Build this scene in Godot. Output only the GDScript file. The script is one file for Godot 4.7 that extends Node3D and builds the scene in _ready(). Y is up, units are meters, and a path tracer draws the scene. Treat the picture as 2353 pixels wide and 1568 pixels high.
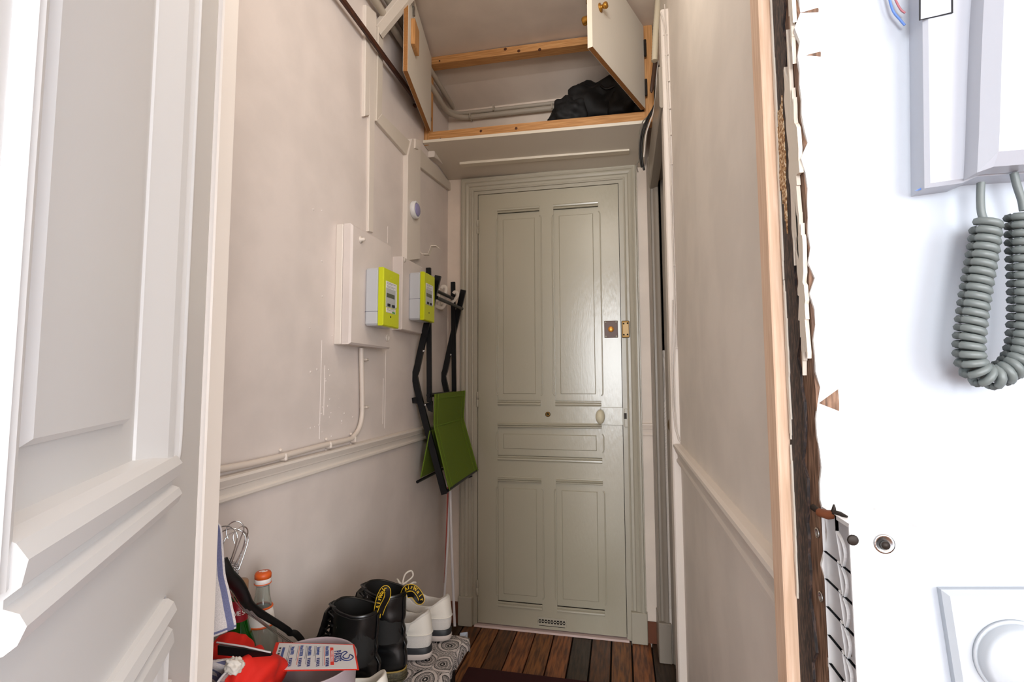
extends Node3D

# ------------------------------------------------------------------ geometry
class Geo:
	var v := PackedVector3Array()
	var s := PackedInt32Array()
	var uv := PackedVector2Array()
	var mark := 0
	var use_uv := false

	func t(a: Vector3, b: Vector3, c: Vector3, g := -1) -> void:
		v.push_back(a); v.push_back(b); v.push_back(c); s.push_back(g)
		if use_uv:
			for i in 3: uv.push_back(Vector2.ZERO)

	func q(a: Vector3, b: Vector3, c: Vector3, d: Vector3, g := -1) -> void:
		t(a, b, c, g); t(a, c, d, g)

	# turns the closed shape added since the last call so that its faces look outward
	func close() -> Geo:
		var o := Vector3.ZERO
		for i in range(mark, v.size()): o += v[i]
		o /= maxf(1.0, v.size() - mark)
		var vol := 0.0
		for i in range(mark, v.size(), 3):
			vol += (v[i] - o).dot((v[i + 1] - o).cross(v[i + 2] - o))
		if vol > 0.0:
			for i in range(mark, v.size(), 3):
				var k := v[i + 1]
				v[i + 1] = v[i + 2]
				v[i + 2] = k
				if use_uv:
					var u := uv[i + 1]
					uv[i + 1] = uv[i + 2]
					uv[i + 2] = u
		mark = v.size()
		return self

	# a flat outline pushed along ext; bev chamfers the far rim
	func prism(p: Array, ext: Vector3, bev := 0.0) -> Geo:
		var n := p.size()
		var c := Vector3.ZERO
		for a in p: c += a
		c /= n
		var top := []
		var lid := []
		for i in n:
			var e: Vector3 = p[i] + ext
			top.append(e - ext.normalized() * bev)
			var a: Vector3 = p[(i + n - 1) % n]
			var b: Vector3 = p[(i + 1) % n]
			var d1: Vector3 = (p[i] - a).normalized()
			var d2: Vector3 = (b - p[i]).normalized()
			var nn := ext.normalized()
			var s1 := d1.cross(nn)
			var s2 := d2.cross(nn)
			if s1.dot(c - p[i]) < 0.0 and bev > 0.0: s1 = -s1
			if s2.dot(c - p[i]) < 0.0 and bev > 0.0: s2 = -s2
			var m := s1 + s2
			if m.length() > 0.001: m = m / maxf(0.3, m.length_squared() * 0.5)
			lid.append(e + m * bev)
		for i in n:
			var j := (i + 1) % n
			q(p[i], p[j], top[j], top[i])
			if bev > 0.0: q(top[i], top[j], lid[j], lid[i])
		var flat := PackedVector2Array()
		var ax: Vector3 = (p[1] - p[0]).normalized()
		var ay := ext.normalized().cross(ax).normalized()
		for a in p: flat.push_back(Vector2((a - c).dot(ax), (a - c).dot(ay)) * 1000.0)
		var ix := Geometry2D.triangulate_polygon(flat)
		for i in range(0, ix.size(), 3):
			t(p[ix[i]], p[ix[i + 2]], p[ix[i + 1]])
			t(lid[ix[i]], lid[ix[i + 1]], lid[ix[i + 2]])
		# give the two lids opposite turns to each other and outward to the sides
		var k := v.size() - ix.size() * 2
		var side := v[mark] - c - ext * 0.5
		var wall := (v[mark + 1] - v[mark]).cross(v[mark + 2] - v[mark])
		var outward := wall.dot(side) > 0.0
		for i in range(k, v.size(), 3):
			var f := (v[i + 1] - v[i]).cross(v[i + 2] - v[i])
			var away := f.dot(v[i] - c - ext * 0.5) > 0.0
			if away != outward:
				var w := v[i + 1]
				v[i + 1] = v[i + 2]
				v[i + 2] = w
		return close()

	func box(c: Vector3, size: Vector3, b := Basis(), bev := 0.0) -> Geo:
		if bev <= 0.0:
			var h := size * 0.5
			return prism([c + b * Vector3(-h.x, -h.y, -h.z), c + b * Vector3(h.x, -h.y, -h.z), c + b * Vector3(h.x, h.y, -h.z), c + b * Vector3(-h.x, h.y, -h.z)], b * Vector3(0, 0, size.z))
		var r := []
		var k := [[-0.5, bev], [-0.5, 0.0], [0.5, 0.0], [0.5, bev]]
		for a in 4:
			var z: float = size.z * k[a][0] + (0.0 if a == 0 or a == 3 else (bev if a == 1 else -bev))
			var i: float = k[a][1]
			var x := size.x * 0.5 - i
			var y := size.y * 0.5 - i
			var e := bev - i
			var ring := []
			for p in [Vector2(-x + e, -y), Vector2(x - e, -y), Vector2(x, -y + e), Vector2(x, y - e), Vector2(x - e, y), Vector2(-x + e, y), Vector2(-x, y - e), Vector2(-x, -y + e)]:
				ring.append(c + b * Vector3(p.x, p.y, z))
			r.append(ring)
		return loft(r, -1)

	func ab(a: Vector3, b: Vector3, bev := 0.0) -> Geo:
		return box((a + b) * 0.5, (b - a).abs(), Basis(), bev)

	# rings of equal count joined one to the next
	func loft(r: Array, g := 1, cap0 := true, cap1 := true, around := true) -> Geo:
		var n: int = r[0].size()
		for k in r.size() - 1:
			for i in (n if around else n - 1):
				var j := (i + 1) % n
				q(r[k][i], r[k][j], r[k + 1][j], r[k + 1][i], g)
		for e in [[cap0, 0], [cap1, r.size() - 1]]:
			if e[0]:
				var ring: Array = r[e[1]]
				var c := Vector3.ZERO
				for p in ring: c += p
				c /= n
				for i in n:
					var j := (i + 1) % n
					if e[1] == 0: t(c, ring[j], ring[i])
					else: t(c, ring[i], ring[j])
		return close()

	func tube(path: Array, r, n := 8, flat := 1.0, up := Vector3.ZERO) -> Geo:
		var rings := []
		var last := Vector3.ZERO
		for i in path.size():
			var d: Vector3 = (path[mini(i + 1, path.size() - 1)] - path[maxi(i - 1, 0)]).normalized()
			var x := last
			if up != Vector3.ZERO: x = up
			elif x == Vector3.ZERO: x = Vector3(0.37, 0.2, 0.91) if absf(d.dot(Vector3(0.37, 0.2, 0.91))) < 0.9 else Vector3.UP
			x = (x - d * x.dot(d)).normalized()
			last = x
			var y := d.cross(x)
			var rad: float = r[i] if r is Array else r
			var ring := []
			for k in n:
				var a := TAU * k / n
				ring.append(path[i] + (x * cos(a) * flat + y * sin(a)) * rad)
			rings.append(ring)
		return loft(rings, 1)

	# profile of (radius, height) turned round the up axis of b at c
	func lathe(p: Array, c := Vector3.ZERO, n := 28, b := Basis(), g := 1) -> Geo:
		var rings := []
		for k in p.size():
			var ring := []
			for i in n:
				var a := TAU * i / n
				ring.append(c + b * Vector3(maxf(p[k].x, 0.0002) * cos(a), p[k].y, maxf(p[k].x, 0.0002) * sin(a)))
			rings.append(ring)
		return loft(rings, g)

	# moulding: a profile (across, out) drawn along a path that lies in the plane facing nrm
	func strip(path: Array, nrm: Vector3, prof: Array, closed := false, g := -1) -> Geo:
		var rings := []
		var n := path.size()
		for i in n:
			var d0: Vector3 = path[i] - path[(i + n - 1) % n]
			var d1: Vector3 = path[(i + 1) % n] - path[i]
			if not closed and i == 0: d0 = d1
			if not closed and i == n - 1: d1 = d0
			var s0 := nrm.cross(d0).normalized()
			var s1 := nrm.cross(d1).normalized()
			var m := s0 + s1
			m = m / maxf(0.2, m.length_squared() * 0.5)
			var ring := []
			for p in prof: ring.append(path[i] + m * p.x + nrm * p.y)
			rings.append(ring)
		if closed:
			rings.append(rings[0])
			return loft(rings, g, false, false)
		# end caps follow the outline of the profile
		loft(rings, g, false, false)
		var flat := PackedVector2Array()
		for p in prof: flat.push_back(p * 1000.0)
		var ix := Geometry2D.triangulate_polygon(flat)
		for i in range(0, ix.size(), 3):
			t(rings[0][ix[i]], rings[0][ix[i + 1]], rings[0][ix[i + 2]])
			t(rings[-1][ix[i]], rings[-1][ix[i + 2]], rings[-1][ix[i + 1]])
		mark = v.size()
		return self

	# a cloth or sheet: a grid of points given thickness th along its own normals
	func sheet(grid: Array, th: float, g := 1) -> Geo:
		var nr := grid.size()
		var nc: int = grid[0].size()
		var back := []
		for i in nr:
			var row := []
			for j in nc:
				var du: Vector3 = grid[mini(i + 1, nr - 1)][j] - grid[maxi(i - 1, 0)][j]
				var dv: Vector3 = grid[i][mini(j + 1, nc - 1)] - grid[i][maxi(j - 1, 0)]
				row.append(grid[i][j] - du.cross(dv).normalized() * th)
			back.append(row)
		var put := func(a, b, c, d, ia, ja, gg):
			q(a, b, c, d, gg)
			if use_uv:
				var f := [Vector2(ja, ia), Vector2(ja, ia + 1), Vector2(ja + 1, ia + 1), Vector2(ja + 1, ia)]
				var k := [0, 1, 2, 0, 2, 3]
				for m in 6: uv[uv.size() - 6 + m] = Vector2(f[k[m]].x / (nc - 1), f[k[m]].y / (nr - 1))
		for i in nr - 1:
			for j in nc - 1:
				put.call(grid[i][j], grid[i + 1][j], grid[i + 1][j + 1], grid[i][j + 1], i, j, g)
		for i in nr - 1:
			for j in nc - 1:
				var at := v.size()
				put.call(back[i][j], back[i + 1][j], back[i + 1][j + 1], back[i][j + 1], i, j, g + 1)
				for m in [at, at + 3]:
					var w := v[m + 1]; v[m + 1] = v[m + 2]; v[m + 2] = w
					if use_uv:
						var u := uv[m + 1]; uv[m + 1] = uv[m + 2]; uv[m + 2] = u
		for i in nr - 1:
			q(grid[i + 1][0], grid[i][0], back[i][0], back[i + 1][0])
			q(grid[i][nc - 1], grid[i + 1][nc - 1], back[i + 1][nc - 1], back[i][nc - 1])
		for j in nc - 1:
			q(grid[0][j], grid[0][j + 1], back[0][j + 1], back[0][j])
			q(grid[nr - 1][j + 1], grid[nr - 1][j], back[nr - 1][j], back[nr - 1][j + 1])
		return close()

	func mesh(shift := Vector3.ZERO) -> ArrayMesh:
		var st := SurfaceTool.new()
		st.begin(Mesh.PRIMITIVE_TRIANGLES)
		for i in s.size():
			st.set_smooth_group(s[i])
			for k in 3:
				if use_uv: st.set_uv(uv[i * 3 + k])
				st.add_vertex(v[i * 3 + k] - shift)
		st.generate_normals()
		return st.commit()


# ------------------------------------------------------------------ naming
var taken := {}
var M := {}
var rng := RandomNumberGenerator.new()

func numbered(called: String) -> String:
	var k: int = taken.get(called, -1) + 1
	taken[called] = k
	return called if k == 0 else "%s_%03d" % [called, k]

func tag(o: Node, label: String, category := "", group := "") -> Node:
	if label: o.set_meta("label", label)
	if category: o.set_meta("category", category)
	if group: o.set_meta("group", group)
	return o

func thing(called: String, label: String, category: String, at := Vector3.ZERO, group := "") -> Node3D:
	var o := Node3D.new()
	o.name = numbered(called)
	o.position = at
	add_child(o, true)
	tag(o, label, category, group)
	return o

func base_of(o: Node) -> Vector3:
	var p := Vector3.ZERO
	while o != self and o is Node3D:
		p += (o as Node3D).position
		o = o.get_parent()
	return p

# one named mesh under a parent; world: the shape is given in the scene's metres
func part(parent: Node, called: String, g: Geo, m, label := "", world := true) -> MeshInstance3D:
	var o := MeshInstance3D.new()
	o.name = called
	o.mesh = g.mesh(base_of(parent) if world else Vector3.ZERO)
	o.material_override = m
	parent.add_child(o, true)
	if label: o.set_meta("label", label)
	return o

func solo(called: String, g: Geo, m, label: String, category: String, group := "") -> MeshInstance3D:
	var o := part(self, numbered(called), g, m)
	tag(o, label, category, group)
	return o

func struct(called: String, g: Geo, m, label: String, category: String) -> MeshInstance3D:
	var o := part(self, called, g, m)
	tag(o, label, category)
	o.set_meta("kind", "structure")
	return o

func shell(called: String, label: String, category: String, at := Vector3.ZERO) -> Node3D:
	var o := Node3D.new()
	o.name = called
	o.position = at
	add_child(o, true)
	tag(o, label, category)
	o.set_meta("kind", "structure")
	return o

# lettering: x runs along right, y along up, the letters stand out of the face by depth
func text(parent: Node, called: String, words: String, cap: float, at: Vector3, right: Vector3, up: Vector3, m, font := "Droid Sans", depth := 0.0003, bold := false, world := true, squeeze := 1.0) -> MeshInstance3D:
	var tm := TextMesh.new()
	var f := SystemFont.new()
	f.font_names = PackedStringArray([font])
	if bold: f.font_weight = 700
	tm.font = f
	tm.font_size = 64
	tm.text = words
	tm.pixel_size = cap / (64.0 * 0.72)
	tm.depth = depth
	tm.curve_step = 2.0
	tm.material = m
	var o := MeshInstance3D.new()
	o.name = called
	o.mesh = tm
	var r := right.normalized()
	var u := (up - r * up.dot(r)).normalized()
	o.transform = Transform3D(Basis(r * squeeze, u, r.cross(u)), at - (base_of(parent) if world else Vector3.ZERO))
	parent.add_child(o, true)
	return o

# ------------------------------------------------------------------ materials
func noise(freq: float, kind := FastNoiseLite.TYPE_SIMPLEX_SMOOTH, octaves := 4, sd := 1) -> FastNoiseLite:
	var n := FastNoiseLite.new()
	n.noise_type = kind
	n.frequency = freq
	n.fractal_octaves = octaves
	n.seed = sd
	return n

var shared := {}
func tex(key: String, freq: float, normal := false, ramp: Array = [], bump := 4.0, kind := FastNoiseLite.TYPE_SIMPLEX_SMOOTH, side := 512) -> NoiseTexture2D:
	if shared.has(key): return shared[key]
	var x := NoiseTexture2D.new()
	x.width = side; x.height = side
	x.seamless = true
	x.noise = noise(freq, kind, 5, shared.size() + 3)
	x.as_normal_map = normal
	x.bump_strength = bump
	if ramp:
		var gr := Gradient.new()
		gr.offsets = PackedFloat32Array(ramp.map(func(e): return e[0]))
		gr.colors = PackedColorArray(ramp.map(func(e): return e[1]))
		x.color_ramp = gr
	shared[key] = x
	return x

func mat(c: Color, rough := 0.6, metal := 0.0) -> StandardMaterial3D:
	var m := StandardMaterial3D.new()
	m.albedo_color = c
	m.roughness = rough
	m.metallic = metal
	return m

func relief(m: StandardMaterial3D, map, amount: float, scale: Vector3) -> StandardMaterial3D:
	m.normal_enabled = true
	m.normal_texture = map
	m.normal_scale = amount
	m.uv1_triplanar = true
	m.uv1_world_triplanar = true
	m.uv1_scale = scale
	return m

func grain(ramp: Array, key: String, rough: float, scale: Vector3, freq := 0.02) -> StandardMaterial3D:
	var m := mat(Color.WHITE, rough)
	m.albedo_texture = tex(key, freq, false, ramp)
	m.uv1_triplanar = true
	m.uv1_world_triplanar = true
	m.uv1_scale = scale
	return m

func make_materials() -> void:
	var brush := tex("brush", 0.012, true, [], 3.0)
	var lumps := tex("lumps", 0.008, true, [], 3.0)
	var g := func(a: float, b: float) -> Array: return [[0.25, Color(a, a, a)], [0.75, Color(b, b, b)]]
	var soft := tex("soft", 0.006, false, g.call(0.965, 1.0))
	var wall := func(c: Color, r: float) -> StandardMaterial3D:
		var m := relief(mat(c, r), lumps, 0.16, Vector3(1.3, 1.3, 1.3))
		m.albedo_texture = soft
		return m
	M.wall = wall.call(Color(0.885, 0.84, 0.815), 0.5)
	M.wall_far = wall.call(Color(0.92, 0.86, 0.8), 0.5)
	M.wall_right = wall.call(Color(0.93, 0.895, 0.855), 0.5)
	M.ceiling = wall.call(Color(0.88, 0.83, 0.78), 0.75)
	M.loft_back = wall.call(Color(0.72, 0.68, 0.61), 0.8)
	M.trim = relief(mat(Color(0.89, 0.85, 0.81), 0.4), lumps, 0.25, Vector3(5, 3, 5))
	M.trim_grey = relief(mat(Color(0.74, 0.7, 0.64), 0.45), lumps, 0.25, Vector3(5, 3, 5))
	M.batten = relief(mat(Color(0.84, 0.8, 0.75), 0.5), lumps, 0.25, Vector3(5, 3, 5))
	M.room = mat(Color(0.7, 0.725, 0.76), 0.6)
	M.white = relief(mat(Color(0.9, 0.9, 0.895), 0.35), brush, 0.1, Vector3(6, 1.5, 6))
	M.leaf = relief(mat(Color(0.93, 0.925, 0.92), 0.38), brush, 0.12, Vector3(8, 1.2, 8))
	M.jamb = relief(mat(Color(0.9, 0.86, 0.82), 0.45), lumps, 0.2, Vector3(6, 2, 6))
	# brushed gloss paint of the far door: upright strokes
	M.door = relief(mat(Color(0.69, 0.66, 0.58), 0.24), brush, 0.26, Vector3(17, 2.6, 17))
	M.door.metallic_specular = 0.6
	M.door_gap = mat(Color(0.2, 0.16, 0.12), 0.9)
	M.casing = relief(mat(Color(0.7, 0.67, 0.6), 0.32), brush, 0.25, Vector3(8, 2, 8))
	M.side_casing = relief(mat(Color(0.6, 0.56, 0.51), 0.35), brush, 0.25, Vector3(8, 2, 8))
	M.threshold = mat(Color(0.85, 0.76, 0.74), 0.4)
	M.tile = relief(mat(Color(0.43, 0.23, 0.12), 0.55), lumps, 0.3, Vector3(9, 9, 9))
	# timber
	var pine := [[0.2, Color(0.7, 0.49, 0.28)], [0.5, Color(0.77, 0.555, 0.335)], [0.8, Color(0.82, 0.62, 0.4)]]
	M.pine_x = grain(pine, "pine", 0.6, Vector3(0.6, 14, 14))
	M.pine_y = grain(pine, "pine", 0.6, Vector3(14, 0.6, 14))
	M.knot = mat(Color(0.32, 0.16, 0.07), 0.6)
	for i in 4:
		var k := [0.8, 1.0, 1.12, 0.62][i] as float
		var t := [Color(0.47, 0.28, 0.14), Color(0.52, 0.32, 0.16), Color(0.5, 0.3, 0.17), Color(0.38, 0.28, 0.19)][i] as Color
		M["plank%d" % i] = grain([[0.2, Color(t.r * k * 0.68, t.g * k * 0.65, t.b * k * 0.63)], [0.5, Color(t.r * k, t.g * k, t.b * k)], [0.8, Color(t.r * k * 1.2, t.g * k * 1.2, t.b * k * 1.2)]], "plank%d" % i, 0.42, Vector3(9, 9, 0.9), 0.014)
		relief(M["plank%d" % i], lumps, 0.3, Vector3(9, 9, 0.9))
	M.subfloor = mat(Color(0.06, 0.045, 0.035), 0.95)
	M.chip = grain([[0.3, Color(0.42, 0.25, 0.11)], [0.45, Color(0.66, 0.44, 0.22)], [0.6, Color(0.78, 0.57, 0.32)], [0.72, Color(0.52, 0.32, 0.15)]], "chip", 0.85, Vector3(9, 9, 9), 0.12)
	M.board = relief(mat(Color(0.86, 0.83, 0.78), 0.5), lumps, 0.12, Vector3(2, 2, 2))
	M.shelf = relief(mat(Color(0.86, 0.82, 0.76), 0.6), lumps, 0.12, Vector3(2, 2, 2))
	M.shelf_edge = mat(Color(0.9, 0.86, 0.79), 0.6)
	M.rail = grain([[0.3, Color(0.2, 0.09, 0.04)], [0.7, Color(0.33, 0.17, 0.09)]], "rail", 0.55, Vector3(12, 12, 1.5))
	M.bare = grain([[0.2, Color(0.86, 0.72, 0.6)], [0.55, Color(0.9, 0.77, 0.66)], [0.85, Color(0.93, 0.82, 0.72)]], "bare", 0.6, Vector3(16, 0.9, 16))
	M.charred = grain([[0.3, Color(0.09, 0.075, 0.075)], [0.5, Color(0.2, 0.17, 0.17)], [0.64, Color(0.36, 0.27, 0.22)], [0.8, Color(0.16, 0.13, 0.13)]], "char", 0.7, Vector3(20, 4, 20))
	relief(M.charred, lumps, 0.8, Vector3(20, 4, 20))
	M.stripped = grain([[0.2, Color(0.3, 0.21, 0.15)], [0.5, Color(0.46, 0.34, 0.26)], [0.8, Color(0.58, 0.45, 0.36)]], "strip", 0.7, Vector3(22, 2.4, 22))
	M.flake = relief(mat(Color(0.87, 0.83, 0.77), 0.6), lumps, 0.8, Vector3(20, 9, 20))
	M.filler = grain([[0.3, Color(0.5, 0.33, 0.18)], [0.6, Color(0.8, 0.66, 0.48)], [0.8, Color(0.9, 0.84, 0.74)]], "fill", 0.85, Vector3(14, 14, 14), 0.03)
	# metal, plastic, glass
	M.brass = mat(Color(0.72, 0.53, 0.24), 0.32, 0.9)
	M.brass_old = mat(Color(0.47, 0.35, 0.18), 0.42, 0.8)
	M.brass_hot = mat(Color(0.95, 0.66, 0.3), 0.3, 0.7)
	M.brown_plate = mat(Color(0.36, 0.23, 0.16), 0.45)
	M.steel = mat(Color(0.72, 0.72, 0.72), 0.25, 1.0)
	M.chrome = mat(Color(0.85, 0.85, 0.86), 0.12, 1.0)
	M.rust = mat(Color(0.42, 0.22, 0.1), 0.8)
	M.iron = mat(Color(0.17, 0.14, 0.12), 0.55, 0.5)
	M.porcelain = mat(Color(0.85, 0.81, 0.7), 0.12)
	M.meter_grey = mat(Color(0.77, 0.78, 0.8), 0.4)
	M.lime = mat(Color(0.8, 0.83, 0.02), 0.35)
	M.meter_label = mat(Color(0.72, 0.73, 0.73), 0.5)
	M.lcd = mat(Color(0.3, 0.32, 0.25), 0.15)
	M.black_plastic = mat(Color(0.035, 0.037, 0.045), 0.38)
	M.ink = mat(Color(0.13, 0.13, 0.14), 0.6)
	M.green_ink = mat(Color(0.25, 0.6, 0.2), 0.6)
	M.dark_hole = mat(Color(0.08, 0.065, 0.055), 0.9)
	M.white_plastic = mat(Color(0.9, 0.9, 0.9), 0.35)
	M.cream_plastic = mat(Color(0.88, 0.84, 0.79), 0.4)
	M.lilac = mat(Color(0.6, 0.58, 0.74), 0.4)
	M.pipe = relief(mat(Color(0.86, 0.81, 0.765), 0.4), lumps, 0.3, Vector3(6, 6, 6))
	M.pipe_grey = relief(mat(Color(0.7, 0.66, 0.6), 0.5), lumps, 0.3, Vector3(6, 6, 6))
	M.frame = mat(Color(0.04, 0.045, 0.06), 0.32, 0.3)
	M.green = relief(mat(Color(0.37, 0.45, 0.07), 0.85), tex("weave", 0.2, true, [], 3.0), 0.5, Vector3(14, 14, 14))
	M.green_seam = mat(Color(0.4, 0.5, 0.11), 0.85)
	M.cord = mat(Color(0.42, 0.45, 0.445), 0.42)
	M.phone = mat(Color(0.71, 0.725, 0.76), 0.32)
	M.switch_plate = mat(Color(0.71, 0.735, 0.76), 0.3)
	M.leather = relief(mat(Color(0.03, 0.033, 0.042), 0.3), lumps, 0.12, Vector3(9, 9, 9))
	M.leather.metallic_specular = 0.6
	M.lining = mat(Color(0.075, 0.07, 0.065), 0.75)
	M.sole = grain([[0.3, Color(0.2, 0.18, 0.12)], [0.6, Color(0.32, 0.29, 0.2)], [0.8, Color(0.4, 0.36, 0.26)]], "sole", 0.55, Vector3(8, 8, 8), 0.03)
	M.welt = mat(Color(0.6, 0.5, 0.24), 0.6)
	M.yellow = mat(Color(0.86, 0.7, 0.12), 0.6)
	M.sneaker = grain([[0.2, Color(0.5, 0.48, 0.46)], [0.28, Color(0.82, 0.8, 0.775)], [0.8, Color(0.86, 0.845, 0.82)]], "speck", 0.6, Vector3(16, 16, 16), 0.11)
	M.sneaker_white = relief(mat(Color(0.88, 0.86, 0.82), 0.5), lumps, 0.3, Vector3(9, 9, 9))
	M.stripe = mat(Color(0.13, 0.135, 0.15), 0.5)
	M.rubber = relief(mat(Color(0.8, 0.75, 0.72), 0.5), lumps, 0.2, Vector3(9, 9, 9))
	M.lace = mat(Color(0.87, 0.84, 0.8), 0.85)
	M.navy = mat(Color(0.2, 0.2, 0.26), 0.7)
	M.mauve = relief(mat(Color(0.7, 0.645, 0.665), 0.55), lumps, 0.12, Vector3(4, 4, 4))
	M.red = relief(mat(Color(0.85, 0.11, 0.03), 0.8), tex("weave", 0.2, true, [], 3.0), 0.4, Vector3(12, 12, 12))
	M.card_red = mat(Color(0.88, 0.16, 0.07), 0.5)
	M.card = mat(Color(0.87, 0.87, 0.88), 0.55)
	M.blue_ink = mat(Color(0.13, 0.2, 0.47), 0.6)
	M.blue_pale = mat(Color(0.28, 0.36, 0.6), 0.6)
	M.pink_ink = mat(Color(0.86, 0.42, 0.36), 0.6)
	M.grey_ink = mat(Color(0.42, 0.43, 0.5), 0.6)
	M.glass_green = mat(Color(0.03, 0.42, 0.07, 0.0), 0.05)
	M.glass_green.albedo_color = Color(0.05, 0.5, 0.1, 0.25)
	M.glass_green.refraction_enabled = true
	M.glass_green.refraction_scale = 0.05
	M.glass_clear = mat(Color(0.93, 0.95, 0.93, 0.06), 0.05)
	M.glass_clear.refraction_enabled = true
	M.glass_clear.refraction_scale = 0.05
	M.label_red = mat(Color(0.55, 0.03, 0.1), 0.45)
	M.label_white = mat(Color(0.9, 0.88, 0.86), 0.5)
	M.orange = mat(Color(0.84, 0.36, 0.12), 0.45)
	M.cap_gold = mat(Color(0.62, 0.48, 0.36), 0.45)
	M.towel = mat(Color.WHITE, 0.95)
	M.towel.albedo_texture = towel_texture()
	M.cloth = mat(Color.WHITE, 0.7)
	M.cloth.albedo_texture = cloth_texture()
	M.hem = mat(Color(0.72, 0.77, 0.84), 0.7)
	M.bag = relief(mat(Color(0.02, 0.021, 0.025), 0.7), lumps, 0.8, Vector3(7, 7, 7))
	M.bench = mat(Color(0.03, 0.03, 0.032), 0.4)
	M.rug = relief(grain([[0.3, Color(0.17, 0.02, 0.03)], [0.7, Color(0.26, 0.03, 0.05)]], "rug", 0.95, Vector3(6, 6, 6), 0.2), tex("weave", 0.2, true, [], 3.0), 1.0, Vector3(9, 9, 9))
	M.conduit = mat(Color(0.84, 0.79, 0.69), 0.5)
	M.cable_black = mat(Color(0.06, 0.055, 0.055), 0.45)
	M.cable_white = mat(Color(0.83, 0.79, 0.75), 0.45)
	M.cable_grey = mat(Color(0.45, 0.42, 0.38), 0.5)
	M.strap_brown = mat(Color(0.25, 0.15, 0.08), 0.6)
	M.ribbon = mat(Color(0.86, 0.84, 0.84), 0.55)
	M.ribbon_red = mat(Color(0.66, 0.3, 0.26), 0.6)
	M.wire_blue = mat(Color(0.35, 0.5, 0.78), 0.4)
	M.wire_red = mat(Color(0.7, 0.42, 0.45), 0.4)
	M.pane = mat(Color(0.95, 0.97, 1.0, 0.04), 0.02)
	M.pane.transparency = BaseMaterial3D.TRANSPARENCY_ALPHA

# woven stripes of the towel
func towel_texture() -> ImageTexture:
	var im := Image.create(256, 256, false, Image.FORMAT_RGB8)
	var n := noise(0.25)
	for y in 256:
		for x in 256:
			var u := x / 256.0
			var blue := (u > 0.1 and u < 0.27) or (u > 0.62 and u < 0.7) or (u > 0.9 and u < 0.97) or (y > 226 and y < 238)
			var k := 1.0 + 0.12 * n.get_noise_2d(x, y)
			var c := Color(0.42, 0.43, 0.56) if blue else Color(0.82, 0.79, 0.78)
			im.set_pixel(x, y, Color(minf(c.r * k, 1), minf(c.g * k, 1), minf(c.b * k, 1)))
	return ImageTexture.create_from_image(im)

# the printed oilcloth: eyes of dashed rings, black on off-white
func cloth_texture() -> ImageTexture:
	var w := 512
	var h := 1024
	var im := Image.create(w, h, false, Image.FORMAT_RGB8)
	var n := noise(0.006, FastNoiseLite.TYPE_SIMPLEX_SMOOTH, 2, 9)
	var eyes := []
	for i in 7:
		for j in 12:
			eyes.append(Vector2((i + 0.5 * (j % 2)) * 92.0 + 14.0 * sin(i * 3.1 + j), j * 92.0 + 14.0 * cos(i * 1.7 + j * 2.3)))
	for y in h:
		for x in w:
			var best := 1e9
			var second := 1e9
			var at := Vector2.ZERO
			var wob := Vector2(x + 14.0 * n.get_noise_2d(x, y), y + 14.0 * n.get_noise_2d(y + 400, x))
			for e in eyes:
				var d: float = absf(wob.x - e.x)
				if d > 130.0: continue
				d = (wob - e).length()
				if d < best:
					second = best
					best = d
					at = e
				elif d < second: second = d
			var ang := (wob - at).angle()
			var ring := fmod(best, 10.0)
			var k := int(best / 10.0)
			var black := false
			if second - best < 5.0: black = fmod(float(x + y), 8.0) < 3.0
			elif k == 0: black = best > 4.0
			elif k % 3 == 0: black = ring < 2.6
			else: black = ring > 2.2 and fmod(ang * (5.0 + k * 3.0) + 40.0, 1.0) < (0.55 if k % 3 == 1 else 0.4)
			im.set_pixel(x, y, Color(0.09, 0.09, 0.095) if black else Color(0.8, 0.765, 0.75))
	return ImageTexture.create_from_image(im)

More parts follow.
